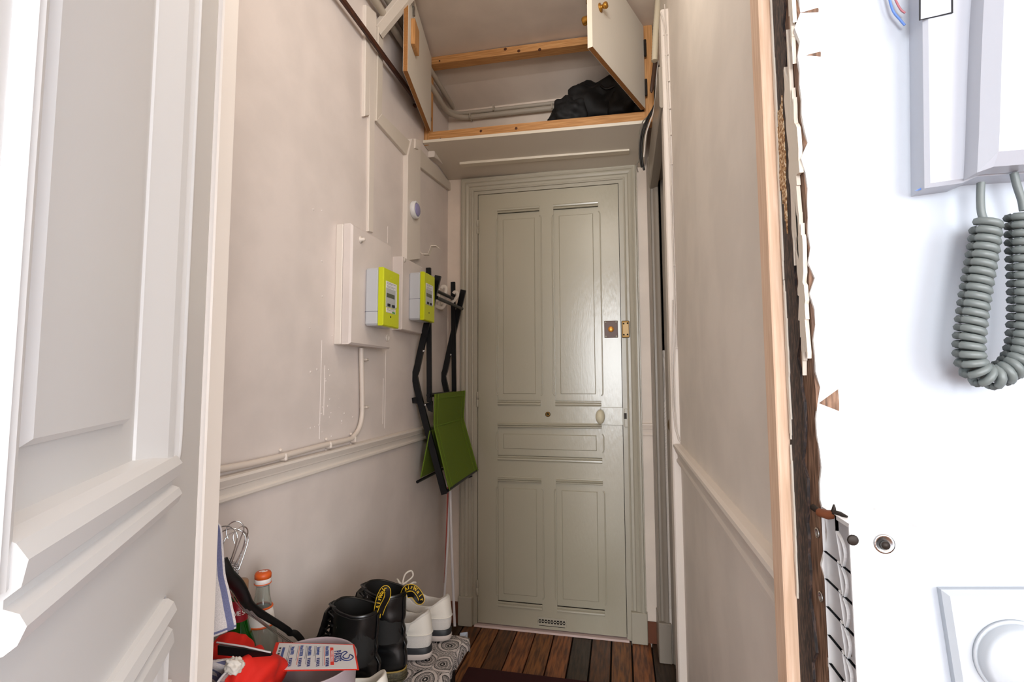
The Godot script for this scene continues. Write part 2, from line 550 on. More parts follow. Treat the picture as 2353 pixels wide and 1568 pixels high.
# ------------------------------------------------------------------ the scene
func _ready() -> void:
	rng.seed = 7
	# camera
	var cam := Camera3D.new()
	cam.name = "camera"
	cam.position = Vector3(0, 1.175, 0)
	cam.rotation_degrees = Vector3(4.3, 12.1, -0.2)
	cam.fov = 68.57
	cam.near = 0.02
	cam.far = 60.0
	add_child(cam)
	cam.current = true
	# sky and exposure
	var env := Environment.new()
	var sky := Sky.new()
	var sm := ProceduralSkyMaterial.new()
	sm.sky_top_color = Color(0.62, 0.76, 0.95)
	sm.sky_horizon_color = Color(0.93, 0.95, 0.98)
	sm.ground_bottom_color = Color(0.6, 0.58, 0.55)
	sm.ground_horizon_color = Color(0.85, 0.84, 0.82)
	sm.sky_energy_multiplier = 0.5
	sky.sky_material = sm
	env.background_mode = Environment.BG_SKY
	env.sky = sky
	env.ambient_light_source = Environment.AMBIENT_SOURCE_DISABLED
	env.tonemap_mode = Environment.TONE_MAPPER_LINEAR
	env.tonemap_exposure = 1.0
	env.sdfgi_enabled = true
	env.ssao_enabled = true
	env.ssil_enabled = true
	var we := WorldEnvironment.new()
	we.name = "world_environment"
	we.environment = env
	add_child(we)
	# daylight through the two windows of the room behind the photographer
	for w in [[Vector3(0.0, 1.48, 5.56), 0.0, Vector2(2.2, 2.1), 33.0], [Vector3(2.36, 1.48, 2.9), 90.0, Vector2(3.0, 2.1), 21.0]]:
		var al := AreaLight3D.new()
		al.name = "window_daylight"
		al.position = w[0]
		al.rotation_degrees.y = w[1]
		al.area_size = w[2]
		al.area_range = 12.0
		al.area_attenuation = 2.0
		al.light_energy = w[3]
		al.light_color = Color(0.97, 0.985, 1.0)
		al.shadow_enabled = true
		add_child(al, true)
	make_materials()
	build_shell()
	build_floor()
	build_left_wall_trim()
	build_front_door()
	build_side_door()
	build_near_leaf()
	build_near_jamb()
	build_loft()
	build_meters()
	build_wall_small()
	build_chair()
	build_bench()
	build_shoes()
	build_bin_and_card()
	build_left_pile()
	build_intercom()
	build_lamp()

# globe lamp on the ceiling of the hall, above the view
func build_lamp() -> void:
	var c := Vector3(-0.08, 2.28, -0.88)
	var d := thing("ceiling_lamp", "small opal globe lamp hanging from the hall ceiling", "lamp", Vector3(c.x, 2.65, c.z))
	part(d, "rose", Geo.new().lathe([Vector2(0, 2.612), Vector2(0.02, 2.612), Vector2(0.05, 2.63), Vector2(0.06, 2.65), Vector2(0, 2.65)], Vector3(c.x, 0, c.z), 28), M.white_plastic)
	part(d, "neck", Geo.new().lathe([Vector2(0, 2.35), Vector2(0.03, 2.35), Vector2(0.03, 2.37), Vector2(0.006, 2.375), Vector2(0.006, 2.615), Vector2(0, 2.615)], Vector3(c.x, 0, c.z), 20), M.brass_old)
	var gl := mat(Color(0.95, 0.93, 0.88), 0.3)
	gl.emission_enabled = true
	gl.emission = Color(1.0, 0.96, 0.9)
	gl.emission_energy_multiplier = 1.5
	var prof := []
	for i in 15: prof.append(Vector2(0.08 * cos(PI * (i / 14.0 - 0.5)), c.y + 0.08 * sin(PI * (i / 14.0 - 0.5))))
	part(d, "globe_bulb", Geo.new().lathe(prof, Vector3(c.x, 0, c.z), 28), gl)
	var l := OmniLight3D.new()
	l.name = "globe_light"
	l.position = Vector3(0, c.y - 2.65, 0)
	l.light_color = Color(1.0, 0.96, 0.9)
	l.light_energy = 0.175
	l.light_size = 0.07
	l.omni_range = 12.0
	l.omni_attenuation = 2.0
	l.shadow_enabled = true
	d.add_child(l)

func build_shell() -> void:
	var H := 2.65
	struct("wall_left", Geo.new().ab(Vector3(-1.0, -0.06, -2.55), Vector3(-0.85, H, -0.57)), M.wall, "beige painted left wall of the entry hall", "wall")
	struct("wall_right", Geo.new().ab(Vector3(0.18, -0.06, -1.68), Vector3(0.34, H, -0.57)).ab(Vector3(0.18, 2.1, -2.25), Vector3(0.34, H, -1.68)).ab(Vector3(0.18, -0.06, -2.4), Vector3(0.34, H, -2.25)), M.wall_right, "pale beige right wall of the entry hall", "wall")
	struct("wall_back", Geo.new().ab(Vector3(-0.85, -0.06, -2.55), Vector3(-0.712, H, -2.4)).ab(Vector3(0.03, -0.06, -2.55), Vector3(0.34, H, -2.4)).ab(Vector3(-0.712, 2.125, -2.55), Vector3(0.03, H, -2.4)), M.wall_far, "narrow cream end wall around the panelled door", "wall")
	struct("ceiling", Geo.new().ab(Vector3(-1.3, H, -2.55), Vector3(2.6, H + 0.15, 5.8)), M.ceiling, "beige painted ceiling", "ceiling")
	struct("wall_front", Geo.new().ab(Vector3(-1.3, -0.06, -0.6), Vector3(-0.62, H, -0.515)).ab(Vector3(0.2, -0.06, -0.6), Vector3(2.5, H, -0.515)).ab(Vector3(-0.62, 2.6, -0.6), Vector3(0.2, H, -0.515)), M.room, "white wall with the intercom beside the doorway", "wall")
	# the lit room behind the photographer
	struct("wall_room", Geo.new().ab(Vector3(-1.4, -0.06, -0.345), Vector3(-1.25, H, 5.8)), M.room, "white side wall of the bright room", "wall")
	struct("wall_window", Geo.new().ab(Vector3(-1.25, -0.06, 5.6), Vector3(-1.15, H, 5.8)).ab(Vector3(1.15, -0.06, 5.6), Vector3(2.5, H, 5.8)).ab(Vector3(-1.15, -0.06, 5.6), Vector3(1.15, 0.4, 5.8)).ab(Vector3(-1.15, 2.56, 5.6), Vector3(1.15, H, 5.8)), M.room, "white rear wall of the bright room with a tall window", "wall")
	struct("wall_window_side", Geo.new().ab(Vector3(2.4, -0.06, -0.345), Vector3(2.55, H, 1.38)).ab(Vector3(2.4, -0.06, 4.42), Vector3(2.55, H, 5.8)).ab(Vector3(2.4, -0.06, 1.38), Vector3(2.55, 0.4, 4.42)).ab(Vector3(2.4, 2.56, 1.38), Vector3(2.55, H, 4.42)), M.room, "white right wall of the bright room with a tall window", "wall")
	for k in 2:
		var w := shell("window_%d" % (k + 1), ["tall white casement window in the rear wall", "tall white casement window in the right wall of the room"][k], "window", [Vector3(0.0, 0.4, 5.7), Vector3(2.47, 0.4, 2.9)][k])
		var half := [1.15, 1.52][k] as float
		var b := Basis() if k == 0 else Basis(Vector3.UP, PI / 2)
		var f := Geo.new()
		for x in [-half + 0.03, 0.0, half - 0.03]: f.box(b * Vector3(x, 1.08, 0), Vector3(0.06, 2.16, 0.06), b, 0.004)
		for y in [0.03, 0.8, 2.13]: f.box(b * Vector3(0, y, 0), Vector3(half * 2, 0.06, 0.05), b, 0.004)
		part(w, "window_frame", f, M.white, "", false)
		for s in [-1, 1]:
			part(w, "pane", Geo.new().box(b * Vector3(s * half * 0.5, 1.08, 0), Vector3(half - 0.08, 2.08, 0.004), b), M.pane, "", false)
	# head of the near doorway
	struct("trim_1", Geo.new().ab(Vector3(-0.62, 2.56, -0.59), Vector3(0.185, 2.6, -0.5), 0.006), M.white, "white head board over the near doorway", "trim")

func build_floor() -> void:
	var f := shell("floor", "worn brown floorboards running along the hall", "floor", Vector3(0, 0, 0))
	part(f, "subfloor", Geo.new().ab(Vector3(-1.3, -0.08, -2.6), Vector3(2.6, -0.02, 5.8)), M.subfloor)
	var x0: float = -0.6639
	var w: float = 0.0866
	for i in range(-3, 11):
		var a := x0 + i * w
		var cuts := [-2.395, -1.35 - 0.35 * rng.randf(), -0.36]
		for k in 2:
			var gap := 0.0016 + 0.0016 * rng.randf()
			var dy := -0.002 * rng.randf()
			var kind := [0, 3, 0, 1, 0, 2, 1, 2, 3, 0, 1, 2, 3, 3][i + 3] as int
			part(f, "plank", Geo.new().ab(Vector3(a + gap, -0.02, cuts[k] + 0.001), Vector3(a + w - gap, dy, cuts[k + 1] - 0.001), 0.002), M["plank%d" % kind])
	part(f, "room_boards", Geo.new().ab(Vector3(-1.25, -0.02, -0.345), Vector3(2.4, -0.001, 5.6), 0.002), M.plank1)
	struct("trim_2", Geo.new().prism([Vector3(-0.7, 0.0, -2.46), Vector3(-0.7, 0.0, -2.378), Vector3(-0.7, 0.006, -2.384), Vector3(-0.7, 0.008, -2.46)], Vector3(0.72, 0, 0)), M.threshold, "pale threshold strip under the panelled door", "trim")
	# red-brown tile skirting at both ends of the far wall
	struct("baseboard_left", Geo.new().ab(Vector3(-0.85, 0, -2.4), Vector3(-0.772, 0.1, -2.389), 0.002), M.tile, "red-brown skirting left of the panelled door", "baseboard")
	struct("baseboard_right", Geo.new().ab(Vector3(0.088, 0, -2.4), Vector3(0.18, 0.092, -2.389), 0.002), M.tile, "red-brown skirting right of the panelled door", "baseboard")

# profile of the chair rail: (up, out)
func dado() -> Array:
	return [Vector2(0, 0), Vector2(0, 0.01), Vector2(0.004, 0.013), Vector2(0.01, 0.013), Vector2(0.014, 0.009), Vector2(0.017, 0.009), Vector2(0.03, 0.011), Vector2(0.032, 0.015), Vector2(0.036, 0.016), Vector2(0.05, 0.022), Vector2(0.056, 0.021), Vector2(0.058, 0.014), Vector2(0.058, 0)]

func build_left_wall_trim() -> void:
	struct("trim_3", Geo.new().strip([Vector3(-0.85, 0.909, -0.575), Vector3(-0.85, 0.91, -2.4)], Vector3.RIGHT, dado().map(func(p): return Vector2(p.x, p.y))), M.trim, "beige moulded chair rail along the left wall", "chair rail")
	struct("trim_4", Geo.new().strip([Vector3(0.18, 0.914, -1.648), Vector3(0.18, 0.909, -0.572)], Vector3.LEFT, dado()), M.trim, "cream moulded chair rail along the right wall", "chair rail")
	struct("trim_5", Geo.new().strip([Vector3(0.18, 0.911, -2.4), Vector3(0.092, 0.911, -2.4)], Vector3(0, 0, 1), dado().map(func(p): return Vector2(-p.x, p.y * 0.6))), M.wall_far, "short stub of chair rail right of the panelled door", "chair rail")
	# flat battens nailed on the left wall
	var slab := func(n: int, pts: Array, th: float, m, label: String) -> void:
		struct("trim_%d" % n, Geo.new().prism(pts, Vector3(th, 0, 0), minf(0.002, th * 0.4)), m, label, "batten")
	slab.call(6, [Vector3(-0.85, 2.475, -1.5065), Vector3(-0.85, 2.4932, -1.543), Vector3(-0.85, 2.0958, -1.5452), Vector3(-0.85, 2.0753, -1.5126)], 0.012, M.trim, "upper cover strip, its lower end broken, on the left wall")
	slab.call(7, [Vector3(-0.85, 2.4932, -1.543), Vector3(-0.85, 2.5097, -1.591), Vector3(-0.85, 1.6919, -1.5945), Vector3(-0.85, 1.6867, -1.5604)], 0.008, M.trim, "long upright joint strip above the painted fuse box")
	slab.call(8, [Vector3(-0.85, 2.4598, -1.5961), Vector3(-0.85, 2.4719, -1.6367), Vector3(-0.85, 2.1497, -1.6341), Vector3(-0.85, 2.1014, -1.5925)], 0.014, M.batten, "grey upright frame board under the ceiling brace")
	slab.call(9, [Vector3(-0.85, 2.1014, -1.5925), Vector3(-0.85, 2.1497, -1.6341), Vector3(-0.85, 2.167, -1.9252), Vector3(-0.85, 2.0953, -1.9273), Vector3(-0.85, 2.0906, -1.8571)], 0.014, M.batten, "sloping-looking lower frame board of the upper wall panel")
	slab.call(10, [Vector3(-0.85, 2.1764, -1.8891), Vector3(-0.85, 2.2184, -1.9846), Vector3(-0.85, 1.6907, -1.9943), Vector3(-0.85, 1.6505, -1.8537), Vector3(-0.85, 2.0888, -1.8529)], 0.02, M.trim, "upright board between the two wall panels, above the rear meter")
	slab.call(11, [Vector3(-0.85, 2.1851, -1.9807), Vector3(-0.85, 2.1891, -2.485), Vector3(-0.85, 2.1557, -2.4784), Vector3(-0.85, 2.1, -1.983)], 0.014, M.batten, "horizontal frame board under the loft, left wall")
	slab.call(12, [Vector3(-0.85, 2.1891, -1.9155), Vector3(-0.85, 2.2027, -1.9518), Vector3(-0.85, 2.1566, -1.9485), Vector3(-0.85, 2.1457, -1.9123)], 0.026, M.trim, "small painted end block on the left wall")
	struct("trim_13", Geo.new().prism([Vector3(-0.85, 2.2363, -2.122), Vector3(-0.85, 2.262, -2.1826), Vector3(-0.85, 2.2866, -2.5726), Vector3(-0.85, 2.2399, -2.5733), Vector3(-0.85, 2.2129, -2.178), Vector3(-0.85, 2.2012, -2.1229)], Vector3(0.03, 0, 0), 0.003), M.trim, "cream support batten under the left end of the loft shelf", "batten")
	# paint ridges over old joints, and drips
	var r := Geo.new()
	for e in [[Vector3(-0.85, 1.289, -1.3074), Vector3(-0.85, 1.0021, -1.3133)], [Vector3(-0.85, 1.2159, -1.326), Vector3(-0.85, 1.0693, -1.3322)], [Vector3(-0.85, 1.2808, -1.7198), Vector3(-0.85, 0.9935, -1.7225)], [Vector3(-0.85, 1.1774, -1.7023), Vector3(-0.85, 1.0107, -1.7081)], [Vector3(-0.85, 1.754, -1.7219), Vector3(-0.85, 1.6864, -1.7205)]]:
		r.box((e[0] + e[1]) * 0.5, Vector3(0.003, absf(e[0].y - e[1].y), 0.003), Basis(), 0.001)
	for i in 46:
		var p := Vector3(-0.85, rng.randf_range(1.0, 1.75), rng.randf_range(-1.5, -1.25))
		if i < 18: p = Vector3(-0.85, rng.randf_range(0.98, 1.25), rng.randf_range(-1.45, -1.25))
		var s := rng.randf_range(0.0015, 0.004)
		r.lathe([Vector2(s, 0), Vector2(s * 0.8, s * 0.35), Vector2(0, s * 0.5)], p, 7, Basis(Vector3.UP, Vector3.RIGHT, Vector3.FORWARD).orthonormalized())
	var rr := part(get_node("wall_left"), "paint_lumps", r, M.wall)
	rr.set_meta("kind", "stuff")

# one recessed panel with its moulded rails, stopped side beads and raised field
func door_panel(d: Node3D, r: Rect2, tall: bool) -> void:
	var z := -2.4
	var pn := part(d, "panel", Geo.new().ab(Vector3(r.position.x - 0.006, r.position.y - 0.006, z - 0.03), Vector3(r.end.x + 0.006, r.end.y + 0.006, z - 0.009)), M.door)
	var i := 0.032
	part(pn, "field", Geo.new().prism([Vector3(r.position.x + i * 0.8, r.position.y + i, z - 0.01), Vector3(r.end.x - i * 0.8, r.position.y + i, z - 0.01), Vector3(r.end.x - i * 0.8, r.end.y - i, z - 0.01), Vector3(r.position.x + i * 0.8, r.end.y - i, z - 0.01)], Vector3(0, 0, 0.0055), 0.003), M.door)
	var prof := [Vector2(0, -0.009), Vector2(0, 0.002), Vector2(0.003, 0.006), Vector2(0.006, 0.006), Vector2(0.008, 0.002), Vector2(0.012, 0.009), Vector2(0.018, 0.01), Vector2(0.021, 0.004), Vector2(0.025, 0.003), Vector2(0.027, -0.009)]
	part(d, "moulding", Geo.new().strip([Vector3(r.end.x, r.end.y, z), Vector3(r.position.x, r.end.y, z)], Vector3(0, 0, 1), prof.map(func(p): return Vector2(-p.x, p.y))), M.door)
	part(d, "moulding", Geo.new().strip([Vector3(r.position.x, r.position.y, z), Vector3(r.end.x, r.position.y, z)], Vector3(0, 0, 1), prof.map(func(p): return Vector2(-p.x, p.y))), M.door)
	# stopped chamfer beads beside the panel
	var c := 0.04
	for s in [-1, 1]:
		var x := r.position.x if s < 0 else r.end.x
		var path := []
		var lo := r.position.y + c
		var hi := r.end.y - c
		for k in 7:
			var a := PI / 2 * k / 6.0
			path.append(Vector3(x + s * 0.008 * sin(a), lo - 0.014 * cos(a), z + 0.0005))
		for k in 7:
			var a := PI / 2 * (1.0 - k / 6.0)
			path.append(Vector3(x + s * 0.008 * sin(a), hi + 0.014 * cos(a), z + 0.0005))
		part(d, "bead", Geo.new().tube(path, 0.0032, 6), M.door)

func build_front_door() -> void:
	var d := shell("door_1", "grey-green glossy panelled front door with peephole and oval knob", "door", Vector3(-0.34, 0.01, -2.4))
	var z := -2.4
	var L := -0.687
	var R := 0.009
	var y0 := 0.012
	var y1 := 2.108
	var rects := [Rect2(-0.592, 1.0689, 0.2211, 0.9465), Rect2(-0.3081, 1.0665, 0.22, 0.9475), Rect2(-0.5845, 0.8027, 0.498, 0.1361), Rect2(-0.5827, 0.1189, 0.2104, 0.5611), Rect2(-0.3013, 0.1196, 0.219, 0.5552)]
	var xa: float = -0.5865
	var xb: float = -0.3735
	var xc: float = -0.304
	var xd: float = -0.0865
	for a in [[L, xa], [xd, R]]: part(d, "stile", Geo.new().ab(Vector3(a[0], y0, z - 0.04), Vector3(a[1], y1, z)), M.door)
	for a in [[y0, 0.119], [0.6795, 0.803], [0.939, 1.068], [2.006, y1]]: part(d, "rail", Geo.new().ab(Vector3(xa, a[0], z - 0.04), Vector3(xd, a[1], z)), M.door)
	for a in [[0.119, 0.6795], [1.068, 2.006]]: part(d, "middle_stile", Geo.new().ab(Vector3(xb, a[0], z - 0.04), Vector3(xc, a[1], z)), M.door)
	for p in [[xa, xb, 1.068, 2.006], [xc, xd, 1.068, 2.006], [xa, xd, 0.803, 0.939], [xa, xb, 0.119, 0.6795], [xc, xd, 0.119, 0.6795]]:
		door_panel(d, Rect2(p[0], p[2], p[1] - p[0], p[3] - p[2]), true)
	# knobs and locks
	var up := Basis(Vector3.RIGHT, Vector3(0, 0, 1), Vector3.DOWN)
	var pc := Vector3(-0.3398, 1.0038, -2.4)
	var ph := part(d, "peephole", Geo.new().lathe([Vector2(0, 0), Vector2(0.0125, 0), Vector2(0.0125, 0.003), Vector2(0.009, 0.005), Vector2(0.005, 0.005), Vector2(0.0045, 0.003), Vector2(0, 0.003)], pc, 20, up), M.brass_old, "small brass peephole")
	part(ph, "lens", Geo.new().lathe([Vector2(0, 0.0), Vector2(0.0045, 0.003), Vector2(0, 0.0042)], pc, 12, up), M.lcd)
	part(d, "lock_cover", Geo.new().ab(Vector3(-0.0899, 0.9572, -2.4), Vector3(0.0112, 1.0392, -2.396), 0.0015), M.door)
	var kc := Vector3(-0.0912, 0.9975, -2.4)
	part(d, "knob", Geo.new().lathe([Vector2(0, 0), Vector2(0.014, 0), Vector2(0.013, 0.005), Vector2(0.007, 0.008), Vector2(0.007, 0.02), Vector2(0.016, 0.026), Vector2(0.021, 0.036), Vector2(0.021, 0.043), Vector2(0.015, 0.054), Vector2(0.006, 0.059), Vector2(0, 0.06)], kc, 26, Basis(Vector3(1.0, 0, 0), Vector3(0, 0, 1), Vector3(0, -1.55, 0))), M.porcelain, "oval cream porcelain knob")
	var lk := part(d, "deadlock", Geo.new().ab(Vector3(-0.0669, 1.3654, -2.4), Vector3(-0.0039, 1.4461, -2.396), 0.0018), M.brown_plate, "brown lock plate with a bright brass turn")
	var lc := Vector3(-0.0358, 1.4057, -2.396)
	part(lk, "turn", Geo.new().lathe([Vector2(0, 0), Vector2(0.0135, 0), Vector2(0.0135, 0.004), Vector2(0.012, 0.0055), Vector2(0, 0.006)], lc, 24, up), M.brass_hot)
	part(lk, "slot", Geo.new().box(lc + Vector3(0.003, 0.001, 0.0062), Vector3(0.0022, 0.018, 0.0012)), M.brass_old)
	for s in [Vector2(-1, -1), Vector2(1, -1), Vector2(1, 1), Vector2(-1, 1)]:
		part(lk, "screw", Geo.new().lathe([Vector2(0, 0), Vector2(0.0048, 0), Vector2(0.0035, 0.0018), Vector2(0, 0.002)], lc + Vector3(s.x * 0.0245, s.y * 0.034, -0.0005), 10, up), M.casing)
	var g := part(d, "vent_grille", grille_frame(Rect2(-0.3933, 0.0334, 0.1278, 0.0268)), M.casing, "small pierced air vent at the foot of the door")
	part(g, "vent_hole", Geo.new().ab(Vector3(-0.3895, 0.0253, -2.4), Vector3(-0.2691, 0.0643, -2.3992)), M.dark_hole)
	for y in [[506.0, 539.0], [900.0, 937.0], [1332.0, 1370.0]]:
		pass
	var hy := [1.9796, 1.9052, 1.1121, 1.0329, 0.2109, 0.134]
	for k in 3:
		var hg := Geo.new()
		var hi: float = hy[k * 2]
		var lo: float = hy[k * 2 + 1]
		var mid := (hi + lo) * 0.5
		hg.lathe([Vector2(0, lo), Vector2(0.004, lo + 0.002), Vector2(0.0062, lo + 0.005), Vector2(0.0062, mid - 0.001), Vector2(0.0045, mid), Vector2(0.0062, mid + 0.001), Vector2(0.0062, hi - 0.005), Vector2(0.004, hi - 0.002), Vector2(0, hi)], Vector3(-0.689, 0, -2.396), 14)
		part(d, "hinge", hg, M.casing)
	# dark gap lines seen around the leaf
	part(d, "gap", Geo.new().ab(Vector3(-0.7, 0.0, -2.45), Vector3(0.02, 2.125, -2.441)), M.door_gap)
	# frame: flat jamb strip and moulded architrave standing on plinths
	var jm := Geo.new()
	jm.ab(Vector3(-0.712, 0, -2.46), Vector3(-0.6895, 2.1105, -2.397)).ab(Vector3(0.0115, 0, -2.46), Vector3(0.034, 2.1105, -2.397)).ab(Vector3(-0.712, 2.1105, -2.46), Vector3(0.034, 2.135, -2.397))
	struct("trim_14", jm, M.casing, "flat inner frame around the panelled front door", "door frame")
	var prof := [Vector2(0, 0), Vector2(0, 0.01), Vector2(-0.006, 0.013), Vector2(-0.009, 0.01), Vector2(-0.02, 0.01), Vector2(-0.024, 0.016), Vector2(-0.034, 0.02), Vector2(-0.04, 0.018), Vector2(-0.043, 0.022), Vector2(-0.05, 0.026), Vector2(-0.057, 0.026), Vector2(-0.06, 0.02), Vector2(-0.064, 0.02), Vector2(-0.066, 0)]
	var cs := shell("trim_15", "grey-green moulded architrave around the front door", "architrave", Vector3(-0.34, 0, -2.4))
	part(cs, "moulding", Geo.new().strip([Vector3(0.032, 0.13, z), Vector3(0.032, 2.128, z), Vector3(-0.71, 2.128, z), Vector3(-0.71, 0.13, z)], Vector3(0, 0, 1), prof.map(func(p): return Vector2(p.x, p.y))), M.casing)
	for x in [[-0.778, -0.708], [0.03, 0.1]]:
		part(cs, "plinth", Geo.new().ab(Vector3(x[0], 0, z), Vector3(x[1], 0.135, z + 0.03), 0.003), M.casing)
	# iron keepers on the frame
	var kp := part(cs, "keeper", Geo.new().ab(Vector3(0.0135, 1.3635, -2.397), Vector3(0.0487, 1.443, -2.382), 0.003), M.brass_old, "worn brass lock keeper")
	part(kp, "face", Geo.new().ab(Vector3(0.0186, 1.3724, -2.382), Vector3(0.0455, 1.4348, -2.3805), 0.0006), mat(Color(0.72, 0.6, 0.42), 0.5, 0.4))
	for p in [Vector3(0.0227, 1.4293, -2.3805), Vector3(0.0405, 1.4309, -2.3805), Vector3(0.0226, 1.3773, -2.3805), Vector3(0.0395, 1.378, -2.3805)]:
		part(kp, "screw_hole", Geo.new().lathe([Vector2(0, 0), Vector2(0.004, 0), Vector2(0.003, 0.0012), Vector2(0, 0.0012)], p, 10, up), M.dark_hole)
	var k2 := part(cs, "keeper", Geo.new().ab(Vector3(0.0173, 0.9489, -2.4), Vector3(0.0444, 1.0337, -2.392), 0.002), M.casing)
	part(k2, "latch_slot", Geo.new().ab(Vector3(0.016, 0.9871, -2.397), Vector3(0.0283, 1.0136, -2.391)), M.iron)

func grille_frame(r: Rect2) -> Geo:
	var g := Geo.new()
	var z := -2.4
	var a := r.position
	var b := r.end
	g.ab(Vector3(a.x - 0.004, a.y - 0.005, z), Vector3(b.x + 0.004, a.y + 0.005, z + 0.003), 0.0008)
	g.ab(Vector3(a.x - 0.004, b.y - 0.005, z), Vector3(b.x + 0.004, b.y + 0.005, z + 0.003), 0.0008)
	g.ab(Vector3(a.x - 0.004, (a.y + b.y) * 0.5 - 0.002, z), Vector3(b.x, (a.y + b.y) * 0.5 + 0.002, z + 0.0026))
	for i in 10:
		var x := lerpf(a.x, b.x, i / 9.0)
		g.ab(Vector3(x - 0.0022, a.y, z), Vector3(x + 0.0022, b.y, z + 0.0026))
	return g

func build_side_door() -> void:
	var d := shell("door_2", "grey side door in the right wall with an old brass knob", "door", Vector3(0.24, 0, -1.875))
	part(d, "door_leaf", Geo.new().ab(Vector3(0.235, 0.01, -2.235), Vector3(0.275, 2.05, -1.69), 0.002), M.side_casing)
	part(d, "backing", Geo.new().ab(Vector3(0.276, 0.0, -2.25), Vector3(0.338, 2.1, -1.68)), M.side_casing)
	var kb := Basis(Vector3(0, 0, 1), Vector3.LEFT, Vector3(0, -1, 0))
	var kc := Vector3(0.234, 1.0154, -1.79)
	part(d, "knob", Geo.new().lathe([Vector2(0, 0), Vector2(0.02, 0), Vector2(0.02, 0.004), Vector2(0.009, 0.007), Vector2(0.008, 0.036), Vector2(0.013, 0.04), Vector2(0.016, 0.046), Vector2(0.027, 0.054), Vector2(0.03, 0.062), Vector2(0.027, 0.07), Vector2(0.014, 0.076), Vector2(0.004, 0.078), Vector2(0, 0.078)], kc, 26, kb), M.brass_old, "dull brass round knob")
	# moulded jamb on the far side, facing the doorway, and both casings
	var c := shell("trim_16", "grey moulded frame of the side door", "door frame", Vector3(0.16, 0, -1.9))
	var prof := []
	var xs := [0.142, 0.142, 0.148, 0.152, 0.16, 0.166, 0.17, 0.18, 0.183, 0.192, 0.198, 0.208, 0.236, 0.236]
	var zs := [-2.395, -2.26, -2.256, -2.26, -2.26, -2.252, -2.249, -2.246, -2.25, -2.25, -2.242, -2.238, -2.236, -2.395]
	for i in xs.size(): prof.append(Vector3(xs[i], 0.0, zs[i]))
	part(c, "far_casing", Geo.new().prism(prof, Vector3(0, 2.165, 0)), M.side_casing)
	part(c, "plinth", Geo.new().ab(Vector3(0.138, 0, -2.39), Vector3(0.19, 0.16, -2.238), 0.003), M.side_casing)
	var hp := []
	for e in [[0.18, 2.06], [0.149, 2.06], [0.145, 2.066], [0.145, 2.2], [0.18, 2.2]]: hp.append(Vector3(e[0], e[1], -1.648))
	part(c, "head_casing", Geo.new().prism(hp, Vector3(0, -0.05, -0.75)), M.side_casing)
	part(c, "head_lining", Geo.new().ab(Vector3(0.18, 2.05, -2.25), Vector3(0.33, 2.1, -1.68)), M.side_casing)
	part(c, "near_casing", Geo.new().ab(Vector3(0.1555, 0, -1.72), Vector3(0.185, 2.4, -1.645), 0.004), M.trim, "cream painted near edge of the frame")
	part(c, "near_lining", Geo.new().ab(Vector3(0.18, 0, -1.7), Vector3(0.235, 2.05, -1.68)), M.side_casing)
	# white wires stapled down that edge
	var w := Geo.new()
	w.tube([Vector3(0.1557, 2.3846, -1.641), Vector3(0.1632, 2.353, -1.641), Vector3(0.1675, 2.304, -1.641), Vector3(0.1698, 2.1242, -1.641), Vector3(0.1723, 1.8025, -1.641), Vector3(0.1734, 1.4905, -1.641), Vector3(0.1742, 1.3241, -1.641)], 0.0022, 6)
	w.tube([Vector3(0.1688, 2.4098, -1.641), Vector3(0.171, 2.3336, -1.641), Vector3(0.1725, 2.1238, -1.641), Vector3(0.1763, 1.8022, -1.641), Vector3(0.1786, 1.4902, -1.641), Vector3(0.178, 1.2691, -1.641)], 0.0018, 6)
	var w2 := Geo.new().tube([Vector3(0.1689, 1.421, -1.641), Vector3(0.1625, 1.2283, -1.641), Vector3(0.1615, 1.0927, -1.641), Vector3(0.166, 1.0189, -1.641), Vector3(0.1754, 0.9831, -1.641), Vector3(0.1804, 0.9779, -1.641)], 0.0024, 6)
	w2.tube([Vector3(0.1742, 1.3241, -1.641), Vector3(0.167, 1.201, -1.641), Vector3(0.1664, 1.0793, -1.641), Vector3(0.1708, 1.0057, -1.641), Vector3(0.1768, 0.9885, -1.641)], 0.002, 6)
	var wire := thing("bell_wire", "thin white wires stapled down the cream edge of the side door frame", "wire", Vector3(0.1735, 1.5465, -1.641))
	part(wire, "upper_run", w, M.cable_white)
	part(wire, "lower_run", w2, M.cable_white)
	for p in [Vector3(0.169, 2.3044, -1.642), Vector3(0.1713, 2.2349, -1.642), Vector3(0.1731, 2.1437, -1.642), Vector3(0.1747, 2.0502, -1.642), Vector3(0.1752, 1.9622, -1.642), Vector3(0.1753, 1.8633, -1.642), Vector3(0.1786, 1.5324, -1.642), Vector3(0.1768, 1.2692, -1.642)]:
		part(wire, "staple", Geo.new().box(p, Vector3(0.011, 0.0035, 0.007), Basis(), 0.0008), M.cable_white)

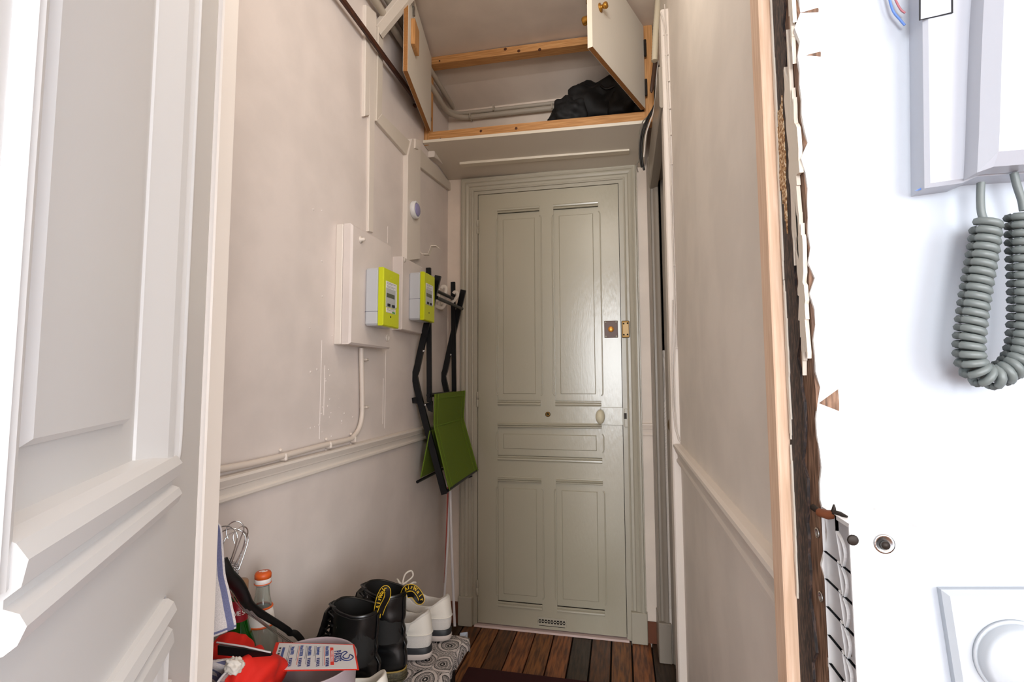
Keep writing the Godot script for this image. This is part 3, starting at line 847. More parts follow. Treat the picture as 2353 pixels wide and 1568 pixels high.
# the near door leaf stands half open at the left; its own x runs from the hinge to the free edge
func build_near_leaf() -> void:
	var d := Node3D.new()
	d.name = "door_3"
	add_child(d)
	d.position = Vector3(-0.53, 0, -0.56)
	d.rotation.y = -atan2(0.834, 0.552)
	d.set_meta("kind", "structure")
	tag(d, "white panelled door leaf standing half open at the left, very close", "door")
	var W := 0.5
	var T := 0.036
	for a in [[0.028, 0.155], [0.47, W]]: part(d, "stile", Geo.new().ab(Vector3(a[0], 0.01, 0), Vector3(a[1], 2.52, T)), M.leaf, "", false)
	for a in [[0.01, 0.16], [0.962, 1.05], [2.36, 2.52]]: part(d, "rail", Geo.new().ab(Vector3(0.155, a[0], 0), Vector3(0.47, a[1], T)), M.leaf, "", false)
	var prof := [Vector2(0, -0.012), Vector2(0, 0.004), Vector2(0.004, 0.009), Vector2(0.012, 0.012), Vector2(0.018, 0.009), Vector2(0.021, 0.003), Vector2(0.025, 0.003), Vector2(0.03, 0.009), Vector2(0.042, 0.011), Vector2(0.05, 0.006), Vector2(0.054, -0.002), Vector2(0.056, -0.012)]
	for p in [[1.05, 2.36], [0.16, 0.962]]:
		var lo: float = p[0]
		var hi: float = p[1]
		var pn := part(d, "panel", Geo.new().ab(Vector3(0.15, lo - 0.01, 0.012), Vector3(0.475, hi + 0.01, 0.026)), M.leaf, "", false)
		part(pn, "field", Geo.new().prism([Vector3(0.262, lo + 0.09, 0.012), Vector3(0.262, hi - 0.09, 0.012), Vector3(0.42, hi - 0.09, 0.012), Vector3(0.42, lo + 0.09, 0.012)], Vector3(0, 0, -0.006), 0.004), M.leaf, "", false)
		var n := Vector3(0, 0, -1)
		part(d, "moulding", Geo.new().strip([Vector3(0.455, lo, 0), Vector3(0.165, lo, 0)], n, prof), M.leaf, "", false)
		part(d, "moulding", Geo.new().strip([Vector3(0.165, hi, 0), Vector3(0.455, hi, 0)], n, prof), M.leaf, "", false)
		# broad side mouldings with rounded stops
		var side := [Vector2(0, -0.012), Vector2(0, 0.002), Vector2(0.01, 0.007), Vector2(0.018, 0.004), Vector2(0.024, 0.006), Vector2(0.036, 0.004), Vector2(0.06, -0.004), Vector2(0.078, -0.01), Vector2(0.08, -0.013)]
		part(d, "moulding", Geo.new().strip([Vector3(0.155, lo + 0.03, 0), Vector3(0.155, hi - 0.03, 0)], n, side), M.leaf, "", false)
		part(d, "moulding", Geo.new().strip([Vector3(0.475, hi - 0.03, 0), Vector3(0.475, lo + 0.03, 0)], n, side.map(func(q): return Vector2(q.x * 0.6, q.y))), M.leaf, "", false)
		var path := []
		for k in 9:
			var a := PI * k / 8.0
			path.append(Vector3(0.152 + 0.011 * cos(a), lo + 0.075 - 0.035 * sin(a), -0.0015))
		path.push_front(Vector3(0.163, hi - 0.09, -0.0015))
		path.push_back(Vector3(0.141, hi - 0.09, -0.0015))
		part(d, "bead", Geo.new().tube(path, 0.004, 7), M.leaf, "", false)
	for y in [0.3, 2.3]:
		part(d, "hinge", Geo.new().lathe([Vector2(0, y), Vector2(0.006, y + 0.003), Vector2(0.006, y + 0.1), Vector2(0, y + 0.103)], Vector3(0.0, 0, -0.006), 12), M.white, "", false)

func build_near_jamb() -> void:
	# left: the cream stop of the door frame
	var l := shell("trim_17", "cream painted door stop of the near doorway, left side", "door frame", Vector3(-0.55, 0, -0.59))
	part(l, "stop", Geo.new().ab(Vector3(-0.66, 0, -0.599), Vector3(-0.537, 2.56, -0.57), 0.002), M.jamb)
	part(l, "lining", Geo.new().ab(Vector3(-0.6, 0, -0.575), Vector3(-0.5465, 2.56, -0.5692)), M.door_gap)
	# right: bare and charred timber where the paint is gone, then the white reveal
	var r := shell("trim_18", "raw stripped timber doorpost with charred edge and flaking paint", "door frame", Vector3(0.17, 0, -0.55))
	part(r, "bare_wood_stop", Geo.new().ab(Vector3(0.158, 0, -0.604), Vector3(0.172, 2.56, -0.57), 0.0012), M.bare, "pale bare wood strip")
	part(r, "charred_face", ragged(0.17, -0.57, -0.531, 0.5, 31), M.charred, "black charred wood")
	part(r, "stripped_face", ragged(0.1725, -0.571, -0.5035, 0.0, 5), M.stripped, "brown stripped wood")
	part(r, "filler_patch", patch(0.1692, 1.33, 1.46, -0.562, -0.54, 3), M.filler, "ochre filler patch")
	for e in [[1.28, 1.5, -0.535, -0.505, 4], [1.18, 1.34, -0.524, -0.503, 6], [1.46, 1.72, -0.512, -0.5, 9], [1.1, 1.26, -0.567, -0.559, 11], [1.3, 1.6, -0.568, -0.561, 15], [0.95, 1.1, -0.568, -0.562, 14]]:
		part(r, "paint_flake", patch(0.1688, e[0], e[1], e[2], e[3], e[4]), M.flake)
	var n := noise(2.2, FastNoiseLite.TYPE_SIMPLEX, 4, 21)
	var rings := []
	for i in 181:
		var y := 2.56 * i / 180.0
		var e := 0.1728 + 0.0045 * n.get_noise_1d(y * 9.0) + 0.002 * n.get_noise_1d(y * 60.0)
		rings.append([Vector3(e, y, -0.5), Vector3(0.213, y, -0.5), Vector3(0.2145, y, -0.4975), Vector3(0.234, y, -0.4965), Vector3(0.2355, y, -0.498), Vector3(0.2355, y, -0.53), Vector3(0.18, y, -0.53), Vector3(e, y, -0.503)])
	part(r, "casing", Geo.new().loft(rings, -1), M.white, "white painted casing with a ragged edge")
	# steel lock keeper screwed on the casing
	var top: float = 1.0615
	var k := thing("lock_keeper", "white metal lock keeper with leaf-shaped slots on the stripped doorpost", "lock keeper", Vector3(0.2, 0.8, -0.47))
	var slots := [1.035, 1.011, 0.9879, 0.9639, 0.9405, 0.9166, 0.8925]
	var face := Geo.new()
	var x := 0.172
	var half := 0.0135
	var zl := -0.471
	var hole := func(c: float) -> PackedVector2Array:
		var o := PackedVector2Array()
		for m in 9:
			var a := m / 8.0
			o.push_back(Vector2(zl + 0.008 * a, c + half - 2.0 * half * a))
		for m in range(1, 8):
			var a := 1.0 - m / 8.0
			o.push_back(Vector2(zl + 0.008 * a + 0.0105 * sin(PI * pow(a, 0.8)), c + half - 2.0 * half * a))
		return o
	for i in slots.size():
		var c: float = slots[i]
		var hi: float = top if i == 0 else (slots[i - 1] + c) * 0.5
		var lo: float = c - 0.02 if i == slots.size() - 1 else (slots[i + 1] + c) * 0.5
		var o: PackedVector2Array = hole.call(c)
		var a := PackedVector2Array([Vector2(-0.5, hi), Vector2(zl, hi)])
		a.push_back(o[0]); a.push_back(o[8])
		a.push_back(Vector2(zl + 0.008, lo)); a.push_back(Vector2(-0.5, lo))
		var b := PackedVector2Array([Vector2(-0.4445, lo), Vector2(zl + 0.008, lo), o[8]])
		for m in range(9, 16): b.push_back(o[m])
		b.push_back(o[0]); b.push_back(Vector2(zl, hi)); b.push_back(Vector2(-0.4445, hi))
		for poly in [a, b]:
			face.prism(Array(poly).map(func(p): return Vector3(x + 0.0025, p.y, p.x)), Vector3(-0.0025, 0, 0))
	var foot: float = slots[6] - 0.02
	part(k, "slotted_face", face, M.white_plastic)
	part(k, "front_face", Geo.new().ab(Vector3(x, foot, -0.4475), Vector3(0.222, top, -0.444), 0.0015), M.white_plastic)
	part(k, "top_face", Geo.new().ab(Vector3(x + 0.001, top - 0.004, -0.499), Vector3(0.221, top - 0.0005, -0.446)), M.white_plastic)
	part(k, "hollow", Geo.new().ab(Vector3(0.192, foot, -0.4965), Vector3(0.196, top - 0.005, -0.448)), M.stripped)
	var fb := Basis(Vector3.RIGHT, Vector3(0, 0, 1), Vector3.DOWN)
	part(k, "screw", Geo.new().lathe([Vector2(0, 0), Vector2(0.0042, 0), Vector2(0.0034, 0.0008), Vector2(0, 0.0009)], Vector3(0.174, 1.0494, -0.444), 14, fb), M.iron)
	var big := part(k, "screw", Geo.new().lathe([Vector2(0, 0), Vector2(0.0073, 0), Vector2(0.0073, 0.0012), Vector2(0.0056, 0.0012), Vector2(0.005, 0.0004), Vector2(0, 0.0004)], Vector3(0.195, 1.0481, -0.444), 18, fb), M.steel)
	part(big, "screw_head", Geo.new().lathe([Vector2(0, 0), Vector2(0.0032, 0.0004), Vector2(0.003, 0.002), Vector2(0, 0.0024)], Vector3(0.1956, 1.0472, -0.444), 12, fb), M.iron)
	for p in [Vector3(0.1716, 1.0355, -0.5096), Vector3(0.1716, 0.9803, -0.5086)]:
		part(k, "screw", Geo.new().lathe([Vector2(0, 0), Vector2(0.0046, 0), Vector2(0.0046, 0.001), Vector2(0.0036, 0.001), Vector2(0.003, 0.0002), Vector2(0, 0.0002)], p, 14, Basis(Vector3(0, 0, 1), Vector3.LEFT, Vector3(0, -1, 0))), M.steel)
	# broken rusty bolt ends above the keeper
	var b := thing("broken_bolt", "rusty broken bolt ends sticking out above the white lock keeper", "bolt", Vector3(0.19, top + 0.006, -0.47))
	part(b, "stub", Geo.new().tube([Vector3(0.1668, 1.0583, -0.49), Vector3(0.171, 1.0589, -0.48), Vector3(0.1748, 1.0611, -0.475)], [0.0036, 0.004, 0.0034], 7), M.rust)
	part(b, "pin", Geo.new().tube([Vector3(0.1726, 1.0624, -0.475), Vector3(0.1762, 1.0621, -0.47), Vector3(0.179, 1.0619, -0.465)], [0.0022, 0.0024, 0.0009], 6), M.iron)
	part(b, "splinter", Geo.new().tube([Vector3(0.173, 1.0612, -0.477), Vector3(0.1731, 1.0653, -0.475), Vector3(0.1729, 1.0691, -0.474)], [0.0022, 0.0017, 0.0007], 6), M.iron)
	part(b, "shank", Geo.new().tube([Vector3(0.1655, 1.0602, -0.5), Vector3(0.1668, 1.059, -0.49), Vector3(0.1681, 1.0579, -0.486)], [0.003, 0.0027, 0.002], 6), M.iron)

# a tall thin face standing at x whose edge towards the viewer is torn
func ragged(x: float, za: float, zb: float, wild: float, sd: int) -> Geo:
	var n := noise(2.2, FastNoiseLite.TYPE_SIMPLEX, 4, sd)
	var g := Geo.new()
	var rings := []
	for i in 181:
		var y := 2.56 * i / 180.0
		var e := zb + (0.006 + 0.012 * wild) * n.get_noise_1d(y * 9.0) + 0.003 * n.get_noise_1d(y * 60.0)
		rings.append([Vector3(x, y, za), Vector3(x, y, e), Vector3(x + 0.018, y, e + 0.001), Vector3(x + 0.018, y, za)])
	return g.loft(rings, -1)

func patch(x: float, y0: float, y1: float, za: float, zb: float, sd: int) -> Geo:
	var n := noise(3.0, FastNoiseLite.TYPE_SIMPLEX, 4, sd)
	var o := []
	var k := 72
	for i in k:
		var a := TAU * i / k
		var r := 0.85 + 0.5 * n.get_noise_2d(cos(a) * 0.4, sin(a) * 0.4) + 0.3 * n.get_noise_2d(cos(a) * 1.6, sin(a) * 1.6)
		o.append(Vector3(x + 0.003, (y0 + y1) * 0.5 + r * (y1 - y0) * 0.5 * sin(a), (za + zb) * 0.5 + r * (zb - za) * 0.5 * cos(a)))
	return Geo.new().prism(o, Vector3(-0.0034, 0, 0), 0.0)

func turned(a: Vector3, b: Vector3) -> Basis:   # x along a to b (level), y up
	var x := Vector3(b.x - a.x, 0, b.z - a.z).normalized()
	return Basis(x, Vector3.UP, x.cross(Vector3.UP))

func smooth(path: Array, n := 8) -> Array:
	var o := []
	for i in path.size() - 1:
		var p0: Vector3 = path[maxi(i - 1, 0)]
		var p3: Vector3 = path[mini(i + 2, path.size() - 1)]
		for k in n: o.append((path[i] as Vector3).cubic_interpolate(path[i + 1], p0, p3, k / float(n)))
	o.append(path[-1])
	return o

func build_loft() -> void:
	# timber frame and shelf of the storage loft
	var f := thing("loft_frame", "pine frame of the open storage loft above the front door", "loft frame", Vector3(-0.35, 2.2, -2.1))
	var b1 := part(f, "bottom_rail", Geo.new().prism([Vector3(-0.8552, 2.2949, -2.07), Vector3(0.1461, 2.278, -2.07), Vector3(0.1452, 2.2407, -2.07), Vector3(-0.8611, 2.2565, -2.07)], Vector3(0, 0, -0.045), 0.002), M.pine_x)
	var b2 := part(f, "top_rail", Geo.new().prism([Vector3(-0.8525, 2.6497, -2.07), Vector3(0.1457, 2.638, -2.07), Vector3(0.145, 2.6055, -2.07), Vector3(-0.8458, 2.6152, -2.07)], Vector3(0, 0, -0.05), 0.002), M.pine_x)
	part(f, "post", Geo.new().ab(Vector3(-0.85, 2.235, -2.12), Vector3(-0.826, 2.65, -2.068), 0.002), M.pine_y)
	part(f, "post", Geo.new().ab(Vector3(0.122, 2.23, -2.12), Vector3(0.16, 2.65, -2.066), 0.002), M.pine_y)
	var zb := Basis(Vector3.RIGHT, Vector3(0, 0, 1), Vector3.DOWN)
	for p in [Vector3(-0.4697, 2.6369, -2.0695), Vector3(-0.4086, 2.6198, -2.0695), Vector3(-0.3153, 2.6121, -2.0695)]:
		part(b2, "knot", Geo.new().lathe([Vector2(0, 0), Vector2(0.007, 0), Vector2(0.004, 0.0006), Vector2(0, 0.0008)], p, 10, zb), M.knot)
	for p in [Vector3(-0.4219, 2.2667, -2.0695), Vector3(-0.5816, 2.2725, -2.0695)]:
		part(b1, "knot", Geo.new().lathe([Vector2(0, 0), Vector2(0.006, 0), Vector2(0.004, 0.0006), Vector2(0, 0.0008)], p, 10, zb), M.knot)
	for p in [Vector3(-0.771, 2.2569, -2.0695), Vector3(-0.7781, 2.6262, -2.0695)]:
		part(b1, "screw", Geo.new().lathe([Vector2(0, 0), Vector2(0.004, 0), Vector2(0.003, 0.001), Vector2(0, 0.001)], p, 8, zb), M.iron)
	var s := thing("loft_shelf", "painted shelf board under the loft with a row of screws", "shelf", Vector3(-0.35, 2.2, -2.2))
	var A := Vector3(-0.8443, 2.2374, -2.055)
	var B := Vector3(0.1352, 2.2192, -2.055)
	var C := Vector3(0.1329, 2.18, -2.4)
	var E := Vector3(-0.807, 2.2017, -2.4)
	A.x = -0.848
	E.x = -0.848
	part(s, "board", Geo.new().prism([A, B, C, E], Vector3(0, 0.012, 0)), M.shelf)
	part(s, "front_edge", Geo.new().prism([A, B, B + Vector3(0, 0.013, 0), A + Vector3(0, 0.013, 0)], Vector3(0, 0, 0.002)), M.shelf_edge)
	part(s, "cleat", Geo.new().prism([Vector3(-0.7345, 2.2288, -2.235), Vector3(0.062, 2.2192, -2.235), Vector3(0.0614, 2.1931, -2.235), Vector3(-0.7344, 2.205, -2.235)], Vector3(0, 0, -0.035), 0.0), M.shelf_edge, "pale cleat strip")
	for p in [Vector3(-0.7557, 2.2475, -2.0874), Vector3(-0.5799, 2.2475, -2.0925), Vector3(-0.3663, 2.2475, -2.0929), Vector3(-0.2271, 2.2475, -2.098), Vector3(-0.043, 2.2475, -2.0965), Vector3(0.0975, 2.2475, -2.0978)]:
		part(s, "screw", Geo.new().lathe([Vector2(0, 0.004), Vector2(0.0042, 0.004), Vector2(0.0035, -0.0045), Vector2(0, -0.0045)], p, 9), M.iron)
	loft_door(Vector3(-0.8073, 2.285, -2.0444), Vector3(-0.7271, 2.285, -1.6123), 2.285, 2.63, true)
	loft_door(Vector3(0.1238, 2.275, -2.0425), Vector3(-0.0666, 2.275, -1.6067), 2.275, 2.63, false)
	struct("trim_19", Geo.new().prism([Vector3(-0.85, 2.65, -2.1), Vector3(-0.85, 2.643, -2.12), Vector3(-0.85, 2.62, -2.25), Vector3(-0.85, 2.572, -2.4), Vector3(-0.85, 2.65, -2.4)], Vector3(1.03, 0, 0)), M.ceiling, "sloping plaster at the back of the loft above the bent pipes", "ceiling")
	# painted water pipes along the left wall, bending along the back of the loft
	for k in 3:
		var y := [2.512, 2.545, 2.585][k] as float
		var off := [0.028, 0.014, 0.03][k] as float
		var bend := [0.1, 0.075, 0.1][k] as float
		var path := [Vector3(-0.85 + off, y, -0.62), Vector3(-0.85 + off, y, -1.4), Vector3(-0.85 + off, y, -2.4 + off + bend)]
		if k < 2:
			for i in range(1, 9):
				var a := PI / 2 * i / 8.0
				path.append(Vector3(-0.85 + off + bend * (1.0 - cos(a)), y, -2.4 + off + bend * (1.0 - sin(a))))
			path.append(Vector3(0.15, y - 0.004, -2.4 + off))
		else:
			path[2] = Vector3(-0.85 + off, y, -2.39)
		var p := solo("water_pipe", Geo.new().tube(path, [0.0125, 0.0095, 0.012][k], 12), M.pipe_grey, ["thick painted pipe, lower of the two bending round the loft", "thinner painted pipe, upper of the two bending round the loft", "straight painted pipe highest up along the left wall"][k], "pipe", "painted pipes at the ceiling")
		if k < 2:
			for x in [[-0.72, -0.3], [-0.6, -0.2]][k]:
				part(p, "clip", Geo.new().box(Vector3(x, y, -2.385 + off * 0.5), Vector3(0.007, 0.03, 0.032 + off * 0.4), Basis(), 0.002), M.pipe_grey)
	var wire := Geo.new().tube(smooth([Vector3(-0.8769, 2.6327, -2.25), Vector3(-0.8605, 2.5833, -2.25), Vector3(-0.858, 2.5471, -2.25), Vector3(-0.8712, 2.4972, -2.25), Vector3(-0.8618, 2.4671, -2.25)]), 0.0018, 5)
	solo("loose_wire", wire, M.cable_white, "thin loose white wire dangling inside the loft beside the bent pipes", "wire")
	# black bag stuffed in the right half of the loft
	var n := noise(1.2, FastNoiseLite.TYPE_SIMPLEX_SMOOTH, 2, 5)
	var bag := thing("bag", "crumpled black bag lying in the right half of the loft", "bag", Vector3(-0.07, 2.29, -2.22))
	for e in [[Vector3(-0.05, 2.41, -2.24), Vector3(0.16, 0.115, 0.09), 0.05], [Vector3(0.05, 2.4, -2.2), Vector3(0.085, 0.12, 0.075), 0.04], [Vector3(-0.2, 2.365, -2.2), Vector3(0.085, 0.075, 0.07), 0.03]]:
		part(bag, ["body", "end_flap", "side_pocket"][0 if e[0].x < 0 and e[0].x > -0.1 else (1 if e[0].x > 0 else 2)], blob(e[0], e[1], n, e[2], 0.9, 48, 30), M.bag)
	var hand := Geo.new().tube(smooth([Vector3(-0.06, 2.47, -2.16), Vector3(-0.03, 2.44, -2.145), Vector3(0.03, 2.45, -2.14), Vector3(0.06, 2.42, -2.135)]), 0.006, 6)
	part(bag, "handle", hand, M.black_plastic)
	for p in [Vector3(0.062, 2.47, -2.14), Vector3(0.085, 2.36, -2.125)]:
		part(bag, "eyelet", ring(p, 0.008, 0.0016, Vector3(0, 0, 1)), M.steel)
	# brown rail along the left wall, white brace to the ceiling
	var r := thing("curtain_rail", "thin dark brown wooden rail running up the left wall to the loft", "rail", Vector3(-0.83, 2.355, -1.3))
	part(r, "rail", Geo.new().ab(Vector3(-0.828, 2.345, -2.075), Vector3(-0.816, 2.364, -0.6), 0.002), M.rail)
	for z in [-0.9, -1.95]:
		part(r, "bracket", Geo.new().ab(Vector3(-0.85, 2.35, z - 0.01), Vector3(-0.826, 2.36, z + 0.01), 0.002), M.rail)
	var br := thing("ceiling_brace", "pale painted diagonal brace from the left wall up to the ceiling", "brace", Vector3(-0.845, 2.4551, -1.6))
	var up := Vector3(-0.74, 2.525, -1.6) - Vector3(-0.8307, 2.4295, -1.6)
	var a0 := Vector3(-0.8307, 2.4295, -1.6)
	var a1 := Vector3(-0.8542, 2.4835, -1.6)
	part(br, "board", Geo.new().prism([a0, a0 + up * 2.35, a1 + up * 1.9, a1], Vector3(0, 0, -0.022), 0.0015), M.batten)
	part(br, "edge_bead", Geo.new().prism([a1.lerp(a0, 0.3), a1.lerp(a0, 0.3) + up * 1.9, a1.lerp(a0, 0.36) + up * 1.9, a1.lerp(a0, 0.36)], Vector3(0, 0, 0.001)), M.trim)
	# right corner: corrugated conduit, brown strap, loose cables
	var cp := smooth([Vector3(0.1793, 2.7749, -1.93), Vector3(0.1746, 2.6493, -1.93), Vector3(0.1634, 2.5258, -1.93), Vector3(0.1555, 2.4027, -1.93)], 22)
	var rad := []
	for i in cp.size(): rad.append(0.0122 if i % 2 == 0 else 0.0106)
	solo("conduit", Geo.new().tube(cp, rad, 14), M.conduit, "cream corrugated cable conduit hanging at the right end of the loft", "conduit")
	solo("strap", Geo.new().tube([Vector3(0.1605, 2.4185, -1.95), Vector3(0.1545, 2.3713, -1.95), Vector3(0.1466, 2.319, -1.95), Vector3(0.1428, 2.2964, -1.95), Vector3(0.1426, 2.2876, -1.95)], [0.0085, 0.0085, 0.008, 0.007, 0.003], 10, 0.8), M.strap_brown, "short dark brown hose end sticking out of the cream conduit", "hose")
	var cables := [[M.cable_black, 0.0042, [Vector3(0.1732, 2.4081, -1.97), Vector3(0.1671, 2.2925, -1.97), Vector3(0.1474, 2.229, -1.97), Vector3(0.1229, 2.1732, -1.97), Vector3(0.1069, 2.1218, -1.97), Vector3(0.1007, 2.0694, -1.97), Vector3(0.103, 2.0216, -1.97), Vector3(0.1088, 1.9877, -1.97)]], [M.cable_black, 0.0032, [Vector3(0.1702, 2.3398, -1.975), Vector3(0.1549, 2.2522, -1.975), Vector3(0.1272, 2.202, -1.975), Vector3(0.1061, 2.151, -1.975), Vector3(0.0966, 2.0987, -1.975), Vector3(0.0954, 2.0457, -1.975), Vector3(0.0994, 2.0012, -1.975)]], [M.cable_white, 0.0026, [Vector3(0.1728, 2.4197, -1.96), Vector3(0.1649, 2.3671, -1.96), Vector3(0.1597, 2.2877, -1.96), Vector3(0.1498, 2.218, -1.96), Vector3(0.1322, 2.1671, -1.96), Vector3(0.1179, 2.121, -1.96), Vector3(0.1117, 2.0637, -1.96), Vector3(0.1078, 2.0343, -1.96)]], [M.cable_grey, 0.0026, [Vector3(0.1477, 2.2166, -1.98), Vector3(0.1204, 2.1876, -1.98), Vector3(0.1033, 2.1681, -1.98), Vector3(0.0955, 2.119, -1.98), Vector3(0.0926, 2.0624, -1.98)]], [M.cable_grey, 0.0024, [Vector3(0.1312, 2.2104, -1.985), Vector3(0.1108, 2.1949, -1.985), Vector3(0.1001, 2.1638, -1.985), Vector3(0.0921, 2.1039, -1.985), Vector3(0.0907, 2.0417, -1.985), Vector3(0.0818, 2.016, -1.985), Vector3(0.0862, 1.9872, -1.985)]]]
	var nm := ["thicker black cable, front of the bundle drooping beside the loft", "thinner black cable behind the thicker one beside the loft", "white cable in the drooping bundle beside the loft", "short grey cable curving under the right end of the loft", "longer grey cable ending in a small curl beside the door architrave"]
	for i in cables.size():
		solo("cable", Geo.new().tube(smooth(cables[i][2], 5), cables[i][1], 7), cables[i][0], nm[i], "cable", "cables beside the loft")

func ring(c: Vector3, r: float, w: float, axis: Vector3, n := 16) -> Geo:
	var x := axis.cross(Vector3(0.3, 0.8, 0.5)).normalized()
	var y := axis.cross(x)
	var rings := []
	for i in n + 1:
		var a := TAU * i / n
		var o := x * cos(a) + y * sin(a)
		var q := []
		for k in 6: q.append(c + o * (r + w * cos(TAU * k / 6)) + axis * w * sin(TAU * k / 6))
		rings.append(q)
	return Geo.new().loft(rings, 1, false, false)

func blob(c: Vector3, r: Vector3, n: FastNoiseLite, amp: float, f: float, nu := 30, nv := 18, power := 0.8) -> Geo:
	var rings := []
	for j in nv + 1:
		var b := PI * (j / float(nv)) - PI / 2
		var q := []
		for i in nu:
			var a := TAU * i / nu
			var d := Vector3(cos(b) * signf(cos(a)) * pow(absf(cos(a)), power), signf(sin(b)) * pow(absf(sin(b)), power), cos(b) * signf(sin(a)) * pow(absf(sin(a)), power))
			var p := d * r
			p += d * amp * n.get_noise_3dv(d * f + c * 7.0)
			q.append(c + p)
		rings.append(q)
	return Geo.new().loft(rings, 1)

func loft_door(hinge: Vector3, free: Vector3, y0: float, y1: float, left: bool) -> void:
	var d := thing("loft_door", "white chipboard loft door at the left, swung open" if left else "white chipboard loft door at the right, with brass knobs, swung open", "cupboard door", hinge, "loft doors")
	var b := turned(hinge, free)          # x from hinge to free edge, z across
	var w := Vector2(free.x - hinge.x, free.z - hinge.z).length()
	var h := y1 - y0
	var face := 1.0 if b.z.x > 0.0 else -1.0   # local z that faces right
	var at := func(x: float, y: float, z: float) -> Vector3: return hinge + b * Vector3(x, y, z * face)
	part(d, "core", Geo.new().box(at.call(w * 0.5, h * 0.5, -0.009), Vector3(w, h, 0.016), b), M.chip)
	part(d, "inner_face" if left else "outer_face", Geo.new().box(at.call(w * 0.5, h * 0.5, -0.0005), Vector3(w, h, 0.001), b), M.board)
	part(d, "outer_face" if left else "inner_face", Geo.new().box(at.call(w * 0.5, h * 0.5, -0.0175), Vector3(w, h, 0.001), b), M.board)
	var out := b.z * face
	if left:
		part(d, "stop_block", Geo.new().box(at.call(w - 0.075, 0.18, 0.008), Vector3(0.075, 0.1, 0.016), b, 0.002), M.pine_y, "small pine stop block")
		part(d, "bolt", Geo.new().tube([at.call(w - 0.06, 0.29, 0.006), at.call(w - 0.06, 0.255, 0.006)], 0.005, 10), M.steel)
		part(d, "bolt_plate", Geo.new().box(at.call(w - 0.06, 0.305, 0.002), Vector3(0.03, 0.035, 0.004), b, 0.001), M.steel)
	else:
		part(d, "edge_band", Geo.new().box(at.call(w + 0.0006, h * 0.5, -0.009), Vector3(0.0012, h, 0.018), b), M.shelf_edge)
		var kb := Basis(b.x, out, b.x.cross(out))
		part(d, "knob", Geo.new().lathe([Vector2(0, 0), Vector2(0.015, 0), Vector2(0.015, 0.003), Vector2(0.007, 0.005), Vector2(0.007, 0.012), Vector2(0.0105, 0.015), Vector2(0.0115, 0.022), Vector2(0.009, 0.027), Vector2(0, 0.028)], at.call(w - 0.062, 0.175, 0), 20, kb), M.brass)
		var kb2 := Basis(b.x, -out, b.x.cross(-out))
		part(d, "knob", Geo.new().lathe([Vector2(0, 0), Vector2(0.02, 0), Vector2(0.02, 0.004), Vector2(0.011, 0.01), Vector2(0.0135, 0.022), Vector2(0.015, 0.032), Vector2(0.0135, 0.036), Vector2(0, 0.037)], at.call(w - 0.04, 0.135, -0.018), 20, kb2), M.brass)
		part(d, "lock_case", Geo.new().box(at.call(w - 0.03, 0.2, -0.022), Vector3(0.05, 0.07, 0.008), b, 0.002), M.brass_old)
	for y in ([] if left else [0.09, 0.26]):
		part(d, "hinge", Geo.new().tube([at.call(-0.002, y - 0.035, 0.004), at.call(-0.002, y + 0.035, 0.004)], 0.0055, 10), M.iron)

